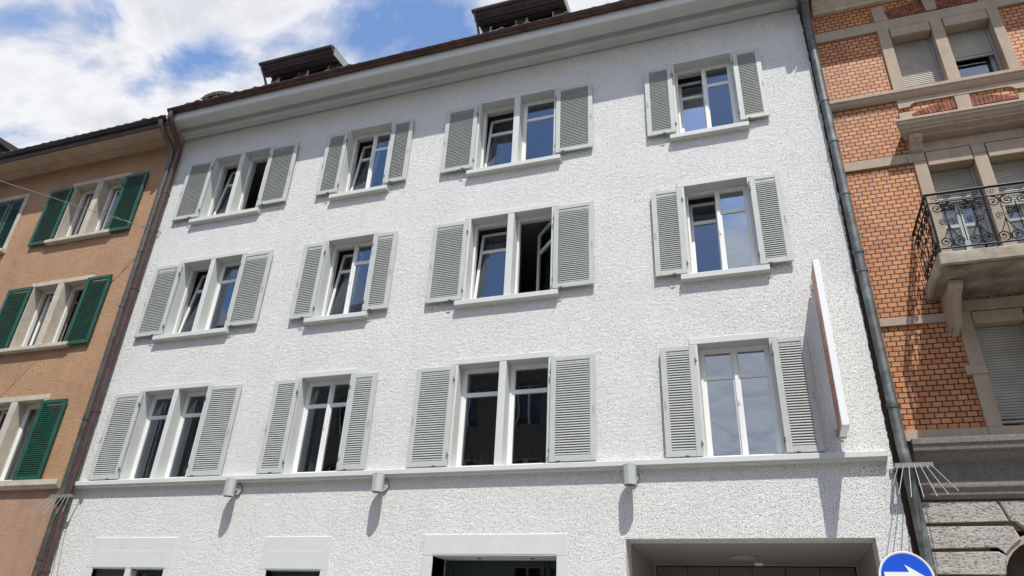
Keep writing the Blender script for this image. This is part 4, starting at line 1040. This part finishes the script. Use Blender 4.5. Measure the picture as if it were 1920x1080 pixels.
curtain(6.30, 7.04, 6.3, 8.62, 0.75, 'curtain_pale', 'grey curtain behind the tilted leaf of the wide second-floor window')
curtain(7.35, 7.86, 6.3, 8.62, 0.92, 'curtain_brown', 'brown curtain behind the leaf swung open in the wide second-floor window')
curtain(3.40, 3.75, 6.3, 8.62, 0.75, 'curtain_pale', 'grey curtain at the left inside the narrow second-floor window')
curtain(-0.02, 0.30, 6.3, 8.62, 0.75, 'curtain_pale', 'grey curtain behind the tilted leaf of the second-floor window nearest the orange house')
curtain(6.30, 6.75, 9.0, 11.3, 0.75, 'curtain_pale', 'grey curtain behind the tilted leaf of the wide top-floor window')
curtain(3.40, 3.62, 9.0, 11.3, 0.75, 'curtain_pale', 'grey curtain at the left inside the narrow top-floor window')
# ------------------------------------------------------------------ houses across the street (seen mirrored in the panes)
def opp(x0, x1, h, ridge, m, label, fl=2.9):
    o = empty('town_house', label, 'house', ((x0 + x1) / 2, -19, 0))
    Y = -15.0; hs = []; x = x0 + 0.9
    while x + 1.1 < x1:
        z = 1.0
        while z + 1.7 < h: hs.append((x, x + 1.05, z, z + 1.65)); z += fl
        x += 2.5
    b = MB(); wl = MB().grid_wall(x0, x1, 0, h, -0.0, 0.35, hs)
    wl.v = [(-v[0] + x0 + x1, Y - v[1], v[2]) for v in wl.v]
    wl.box(x0, x0 + 0.3, Y - 9, Y - 0.35, 0, h); wl.box(x1 - 0.3, x1, Y - 9, Y - 0.35, 0, h); wl.box(x0, x1, Y - 9.3, Y - 9, 0, h)
    part('wall', wl, M[m], o)
    fr = MB(); gl = MB()
    for a, b_, c, d in hs:
        a2, b2 = x0 + x1 - b_, x0 + x1 - a
        fr.box(a2, a2 + 0.06, Y - 0.25, Y - 0.18, c, d); fr.box(b2 - 0.06, b2, Y - 0.25, Y - 0.18, c, d); fr.box(a2 + 0.06, b2 - 0.06, Y - 0.25, Y - 0.18, d - 0.06, d); fr.box(a2 + 0.06, b2 - 0.06, Y - 0.25, Y - 0.18, c, c + 0.06); fr.box((a2 + b2) / 2 - 0.04, (a2 + b2) / 2 + 0.04, Y - 0.25, Y - 0.19, c + 0.06, d - 0.06)
        gl.box(a2 + 0.06, b2 - 0.06, Y - 0.23, Y - 0.225, c + 0.06, d - 0.06)
    w_ = part('window', fr, M['frame_white'], o); part('pane', gl, M['door_glass'], o, w_)
    part('interior', MB().box(x0 + 0.3, x1 - 0.3, Y - 3.2, Y - 3, 0, h), M['room'], o)
    r_ = MB().add([(x0 - 0.2, Y + 0.6, h - 0.1), (x1 + 0.2, Y + 0.6, h - 0.1), (x1 + 0.2, Y - 4.6, ridge), (x0 - 0.2, Y - 4.6, ridge), (x0 - 0.2, Y - 9.8, h - 0.1), (x1 + 0.2, Y - 9.8, h - 0.1)], [(0, 1, 2, 3), (3, 2, 5, 4), (0, 3, 4), (1, 5, 2), (0, 4, 5, 1)])
    part('roof', r_, M['roof_tile'], o)
opp(-28, -14.5, 15.5, 18.0, 'opp_ochre', 'ochre house across the street, reflected in the leftmost panes')
opp(-14.3, -4.2, 15.0, 18.5, 'opp_gray', 'taller grey house across the street, second from the left')
opp(-4.0, 6.3, 12.9, 14.6, 'opp_ochre', 'lower ochre house across the street, left of the gap')
opp(17.0, 30, 13.5, 17.0, 'opp_gray', 'grey house across the street, right of the gap')
